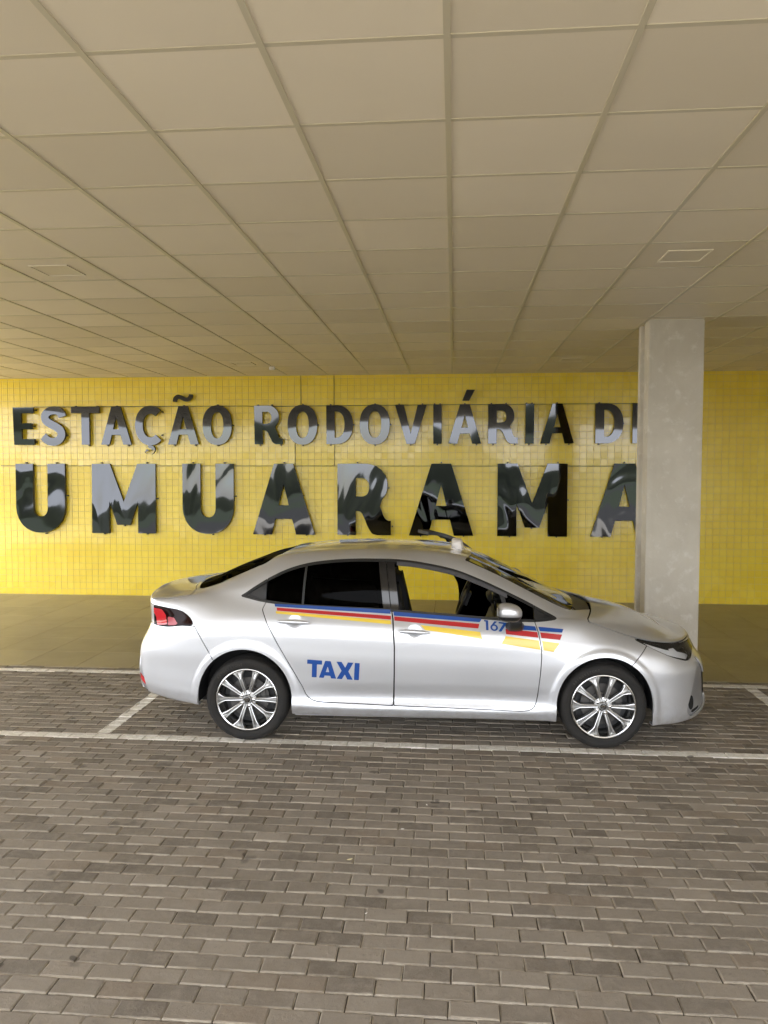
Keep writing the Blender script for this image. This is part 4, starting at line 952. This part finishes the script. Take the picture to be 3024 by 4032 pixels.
# wheel frame: y = 0 is the outer face, +y goes inward
tp = [(.215, .030), (.221, .017), (.227, .009), (.236, .0055), (.2365, .0045), (.252, .001), (.266, .000), (.2665, .0012), (.271, .0012), (.2715, .000), (.285, .003), (.297, .0085), (.3055, .016), (.3115, .028), (.3155, .044), (.3165, .058), (.309, .0585), (.309, .066), (.3172, .0665), (.318, .095), (.310, .0955), (.310, .104), (.318, .1045), (.318, .128), (.310, .1285), (.310, .137), (.3172, .1375), (.3155, .172), (.3085, .196), (.295, .209), (.262, .214), (.222, .205), (.212, .19)]
tp = [(.326-(.318-r)*.86, y_) for r, y_ in tp]
TY_V, TY_F = lathe(tp, 180)
TY_V = np.array(TY_V); rr_ = np.hypot(TY_V[:, 0], TY_V[:, 2]); ang = np.arctan2(TY_V[:, 2], TY_V[:, 0])
gro = ((np.degrees(ang) % 6) < 1.9) & (rr_ > .3150) & (((TY_V[:, 1] > .012) & (TY_V[:, 1] < .046)))
TY_V[gro, 0] *= .987; TY_V[gro, 2] *= .987
ME_T = shared('tyre', TY_V, TY_F, M['tyre'])
ME_R = shared('rim', *lathe([(.2245, .0150), (.2235, .0095), (.2185, .0075), (.2125, .0105), (.2105, .018), (.209, .035), (.200, .055), (.192, .11), (.198, .19), (.206, .205)], 120), M['alloy'])
ME_B = shared('barrel', *lathe([(.207, .05), (.190, .07), (.188, .13), (.05, .135), (.0001, .135)], 64), M['alloy_dark'])
ME_D = shared('brake_disc', *lathe([(.142, .100), (.142, .092), (.085, .092), (.083, .080), (.03, .080)], 64), M['disc'])
def spoke(fork):
    rs = np.array([.036, .05, .07, .095, .12, .145, .16, .175, .19, .204, .2135])
    V, F = [], []
    for r in rs:
        tt = (r-.036)/(.2135-.036)
        if fork: w = .0110+.0060*tt+.030*max(0, (r-.160)/.0535)**1.15; g = .0034+.0034*tt+.0215*max(0, (r-.162)/.0515)**1.1
        else: w = .0105+.0080*tt+.008*max(0, (r-.15)/.0635)**1.2; g = .0032+.0038*tt+.004*max(0, (r-.165)/.05)
        y0 = .014+.012*(1-tt)**1.5 - .002*math.sin(math.pi*tt); dp = .011 if r < .155 else .011+.010*min(1, (r-.155)/.03)
        rid = (w+g)/2
        L = [(-w, y0+.034), (-w, y0+.006), (-w*.90-.0*g, y0+.0015), (-rid, y0), (-g-.0012, y0+.0008), (-g, y0+.0025), (-g*.45, y0+dp), (g*.45, y0+dp), (g, y0+.0025), (g+.0012, y0+.0008), (rid, y0), (w*.90, y0+.0015), (w, y0+.006), (w, y0+.034)]
        V += [(math.sqrt(max(r*r-lx*lx, 0)) if r > .19 else r, yy, lx) for lx, yy in L]
    m_ = 14
    for i in range(len(rs)-1):
        for k in range(m_-1): F.append((i*m_+k, i*m_+k+1, (i+1)*m_+k+1, (i+1)*m_+k))
    return V, F
t = NT('spoke_alloy'); t.princ(Base__Color=c4(.58, .58, .575), Metallic=1.0, Roughness=.30); M['spoke'] = t.m
def mspoke(fork):
    V, F = spoke(fork); me = shared('spoke', V, F, M['spoke']); me.set_sharp_from_angle(angle=R(22)); return me
ME_S = [mspoke(True), mspoke(False)]
ME_H = shared('hub', *lathe([(.0005, .016), (.024, .016), (.0245, .0185), (.0275, .0185), (.029, .021), (.036, .030), (.066, .034), (.070, .060)], 48), M['spoke'])
ME_C = shared('hub_cap', *lathe([(.0001, .0135), (.020, .0138), (.0238, .0152), (.0243, .019)], 40), M['blk_gloss'])
ME_N = shared('lug_nut', *lathe([(.0001, .002), (.007, .0025), (.0112, .006), (.0122, .013), (.0128, .034)], 16), M['chrome'])
def emblem():
    parts = []
    for (cx, cz, rx, rz) in ((0, 0, .0165, .0115), (0, .0035, .0115, .0055), (0, 0, .0052, .0108)):
        V, F = [], []; n_, m_ = 32, 6
        for i in range(n_):
            a = 2*math.pi*i/n_; c_, s_ = math.cos(a), math.sin(a)
            for k in range(m_): b = 2*math.pi*k/m_; V.append((cx+(rx+.0013*math.cos(b))*c_, .0128+.0011*math.sin(b), cz+(rz+.0013*math.cos(b))*s_))
        for i in range(n_):
            for k in range(m_): F.append((i*m_+k, i*m_+(k+1) % m_, ((i+1) % n_)*m_+(k+1) % m_, ((i+1) % n_)*m_+k))
        parts.append((V, F))
    return shared('emblem', *joined(parts), M['chrome'])
ME_E = emblem()
bmc = bmesh.new(); bmesh.ops.create_cube(bmc, size=1); me_cal = bpy.data.meshes.new('brake_caliper')
for v in bmc.verts: v.co = Vector((v.co.x*.055, v.co.y*.05, v.co.z*.13))
bmesh.ops.bevel(bmc, geom=list(bmc.edges), offset=.012, segments=2, affect='EDGES'); bmc.to_mesh(me_cal); bmc.free(); me_cal.materials.append(M['disc'])
M['tyre_text'] = plain('raised_rubber', (.040, .036, .030), .6)
def tyre_text(word, a0, step, r0, size):
    parts = []
    for i, ch in enumerate(word):
        cu = bpy.data.curves.new('c', 'FONT'); cu.body = ch; cu.size = size; cu.align_x = 'CENTER'; cu.extrude = .0006; cu.resolution_u = 3
        o = bpy.data.objects.new('c', cu); COL.objects.link(o); me = bpy.data.meshes.new_from_object(o.evaluated_get(bpy.context.evaluated_depsgraph_get()))
        a = R(a0-step*i); c_, s_ = math.cos(a), math.sin(a); V = []
        for v in me.vertices:
            x2, z2 = v.co.x, v.co.y+r0; V.append((x2*s_+z2*c_, -.0004+.0*v.co.z+(-.0006 if v.co.z > 0 else .001)+max(0, (z2-.285))*.2, -x2*c_+z2*s_))
        parts.append((V, [tuple(p.vertices) for p in me.polygons])); bpy.data.objects.remove(o); bpy.data.curves.remove(cu); bpy.data.meshes.remove(me)
    return joined(parts)
ME_X = shared('tyre_lettering', *tyre_text('BRIDGESTONE', 142, 4.4, .271, .024), M['tyre_text'], False)
def wheel(x, sy):
    e = empty('wheel', (x, sy*.872, .3185), 0 if sy < 0 else math.pi, car)
    for nm, me in (('tyre', ME_T), ('rim', ME_R), ('barrel', ME_B), ('brake_disc', ME_D), ('hub', ME_H), ('hub_cap', ME_C), ('emblem', ME_E), ('tyre_lettering', ME_X)): o = link(bpy.data.objects.new(nm, me), e); k = {'rim': 1.075, 'barrel': 1.07, 'brake_disc': 1.1}.get(nm, 1); o.scale = (k, 1, k)
    cal_ = link(bpy.data.objects.new('brake_caliper', me_cal), e); s = 1; ca = R(8); cal_.location = (.118*math.cos(ca), .10, .118*math.sin(ca)); cal_.rotation_euler = (0, -ca, 0)
    for k in range(10): o = link(bpy.data.objects.new('spoke', ME_S[k % 2]), e); o.rotation_euler = (0, -R(36+36*k), 0); o.scale = (1.075, 1, 1.075)
    for k in range(5): o = link(bpy.data.objects.new('lug_nut', ME_N), e); a = R(72*k); o.location = (.050*math.cos(a), .012, .050*math.sin(a))
for x in (1.351, -1.350):
    for sy in (-1, 1): wheel(x, sy)

# ---- cabin
def rbox(name, cx, cy, cz, sx, sy, sz, mat, parent, rot=(0, 0, 0), lv=2, crease=.25):
    bm = bmesh.new(); bmesh.ops.create_cube(bm, size=1)
    for v in bm.verts: v.co = Vector((v.co.x*sx, v.co.y*sy, v.co.z*sz))
    b = min(sx, sy, sz)*crease; bmesh.ops.bevel(bm, geom=list(bm.edges), offset=b, segments=3, affect='EDGES')
    me = bpy.data.meshes.new(name); bm.to_mesh(me); bm.free(); me.materials.append(mat); me.polygons.foreach_set('use_smooth', np.ones(len(me.polygons), bool))
    o = link(bpy.data.objects.new(name, me), parent); o.location = (cx, cy, cz); o.rotation_euler = rot; return o
meshobj('cabin_floor', *box_vf(-1.7, 1.2, -.74, .74, .30, .34), M['cabin'], car)
for sy in (-1, 1):
    s = empty('front_seat', (0, sy*.37, 0), 0, car)
    rbox('cushion', .10, 0, .50, .52, .50, .18, M['seat'], s, (0, R(-8), 0)); rbox('backrest', -.225, 0, .83, .17, .48, .70, M['seat'], s, (0, R(-13), 0)); rbox('headrest', -.375, 0, 1.235, .10, .25, .19, M['seat'], s, (0, R(-8), 0))
rs = empty('rear_seat', (0, 0, 0), 0, car); rbox('cushion', -.72, 0, .52, .5, 1.26, .20, M['seat'], rs); rbox('backrest', -1.10, 0, .86, .18, 1.26, .66, M['seat'], rs, (0, R(-18), 0))
pd = [(.60, .55), (.56, .70), (.60, .80), (.70, .90), (.78, .945), (.95, .950), (1.10, .945), (1.18, .92), (1.18, .40), (.70, .40)]
V = [(x, y_, z) for y_ in (-.62, .62) for x, z in pd]; k = len(pd)
F = [tuple(range(k))[::-1], tuple(range(k, 2*k))]+[(i, (i+1) % k, k+(i+1) % k, k+i) for i in range(k)]
db = empty('dashboard', (0, 0, 0), 0, car); meshobj('panel', V, F, M['cabin'], db)
rbox('screen', .60, 0, .955, .02, .22, .13, M['blk_gloss'], db, (0, R(-12), 0), crease=.2); rbox('instrument_hood', .66, .37, .945, .20, .34, .08, M['cabin'], db)
meshobj('chrome_trim', *box_vf(.585, .592, -.155, -.145, .84, .985), M['chrome'], db); meshobj('chrome_trim', *box_vf(.585, .592, .145, .155, .84, .985), M['chrome'], db)
sw = empty('steering_wheel', (.350, .37, .937), 0, car); sw.rotation_euler = (0, R(-68.7+90+0), 0)
V, F = [], []
for i in range(48):
    a = 2*math.pi*i/48
    for k in range(10): b = 2*math.pi*k/10; V.append(((.178+.0135*math.cos(b))*math.cos(a), (.178+.0135*math.cos(b))*math.sin(a), .0135*math.sin(b)))
for i in range(48):
    for k in range(10): F.append((i*10+k, i*10+(k+1) % 10, ((i+1) % 48)*10+(k+1) % 10, ((i+1) % 48)*10+k))
M['swm'] = plain('wheel_leather', (.018, .017, .016), .38)
sw.rotation_euler = (0, math.atan2(.325, -.127)-math.pi, 0)
sw.rotation_euler = (0, 0, 0)
rimo = meshobj('grip', V, F, M['swm'], sw, smooth=True); 
u = Vector((.127, 0, .325)).normalized(); nrm = Vector((u.z, 0, -u.x)); mt = Matrix((u, Vector((0, 1, 0)), -nrm)).transposed().to_4x4()
sw.matrix_local = Matrix.Translation((.350, .37, .937)) @ mt
meshobj('hub', *box_vf(-.06, .06, -.07, .07, -.05, .005), M['cabin'], sw); meshobj('spoke', *box_vf(-.016, .016, -.17, .17, -.012, .0), M['cabin'], sw); meshobj('spoke', *box_vf(-.17, .0, -.02, .02, -.012, .0), M['cabin'], sw)
rbox('rear_view_mirror', .55, 0, 1.255, .035, .22, .06, M['blk'], car)
meshobj('cabin_tunnel', *box_vf(-.4, .7, -.12, .12, .34, .60), M['cabin'], car)
meshobj('parcel_shelf', *box_vf(-1.75, -1.15, -.55, .55, 1.03, 1.05), M['cabin'], car)
meshobj('cabin_bulkhead', *box_vf(-1.85, -1.80, -.70, .70, .34, 1.03), M['dark'], car)
meshobj('engine_bay', *box_vf(1.22, 1.95, -.62, .62, .32, .74), M['dark'], car)
# wipers
for y0 in (-.35, .15):
    tube('wiper', [(1.20, y0-.12, 1.000-.05*abs(y0-.12)), (1.175, y0+.05, 1.020-.05*abs(y0+.05)), (1.15, y0+.38, 1.030-.06*abs(y0+.38))], .007, M['blk'], car, 6)
# shark-fin aerial
V = [(-1.02, -.03, 1.425), (-1.02, .03, 1.425), (-.84, 0, 1.447), (-.99, -.006, 1.475), (-1.0, .006, 1.475), (-.97, 0, 1.472)]
# ---- taxi sign (magnetic, on the roof)
sgn = empty('roof_sign', (0, 0, 0)); sgn.matrix_world = car.matrix_world
cw = Matrix.Translation((-.24372, 6.71731, 0)) @ Matrix.Rotation(R(1.2), 4, 'Z')
sgn.matrix_world = cw @ Matrix.Translation((.285, .0, 1.412))
V, F = [], []
sec = [(0, 1.0), (.03, 1.03), (.058, .99), (.074, .90), (.083, .72), (.086, .4), (.0865, .0)]
for (h, k) in sec:
    for i in range(28):
        a = 2*math.pi*i/28; c_, s_ = math.cos(a), math.sin(a); V.append((.048*k*math.copysign(abs(c_)**.5, c_)-h*.12, .13*min(1, k*1.05)*math.copysign(abs(s_)**.6, s_), h))
for j in range(len(sec)-1):
    for i in range(28): F.append((j*28+i, j*28+(i+1) % 28, j*28+28+(i+1) % 28, j*28+28+i))
meshobj('shell', V, F, M['sign'], sgn, smooth=True)
V, F = lathe([(.0, 0), (1, 0), (1, .012), (0, .012)], 28); V = [(.05*x, .135*z, y_-.006) for x, y_, z in V]; meshobj('magnetic_base', V, F, M['blk'], sgn)
tag(sgn, 'small blank off-white taxi sign dome on the roof of the taxi', 'taxi sign')
# ---- litter on the pavers
M['petal'] = plain('pale_petal', (.66, .60, .36), .6); M['crumb'] = plain('white_crumb', (.75, .72, .66), .7); M['twig'] = plain('brown_twig', (.05, .035, .02), .8)
def petal(x, y, s, rz, label, mat, nm='petal'):
    pts = [(-1, 0), (-.5, .38), (.1, .45), (.7, .25), (1.1, 0), (.6, -.3), (0, -.42), (-.6, -.3)]
    V = [(s*a, s*b, .001+.12*s*a*a) for a, b in pts]+[(0, 0, .004)]+[(s*a, s*b, .0016+.12*s*a*a) for a, b in pts]; F = [(i, (i+1) % 8, 8) for i in range(8)]+[tuple(range(9, 17))]
    o = meshobj(nm, V, F, mat); o.location = (x, y, .001); o.rotation_euler = (0, 0, rz); tag(o, label, nm)
petal(-.545, 4.06, .017, .5, 'small pale yellow petal lying on the pavers below the taxi', M['petal'])
petal(-.285, 4.44, .010, .1, 'white crumb lying on a paver between petal and taxi', M['crumb'], 'crumb')
petal(-.155, 4.78, .011, 2.0, 'white crumb lying on the pavers nearest the taxi', M['crumb'], 'crumb')
petal(-.40, 3.56, .009, 1.0, 'white crumb lying on the pavers nearest the camera', M['crumb'], 'crumb')
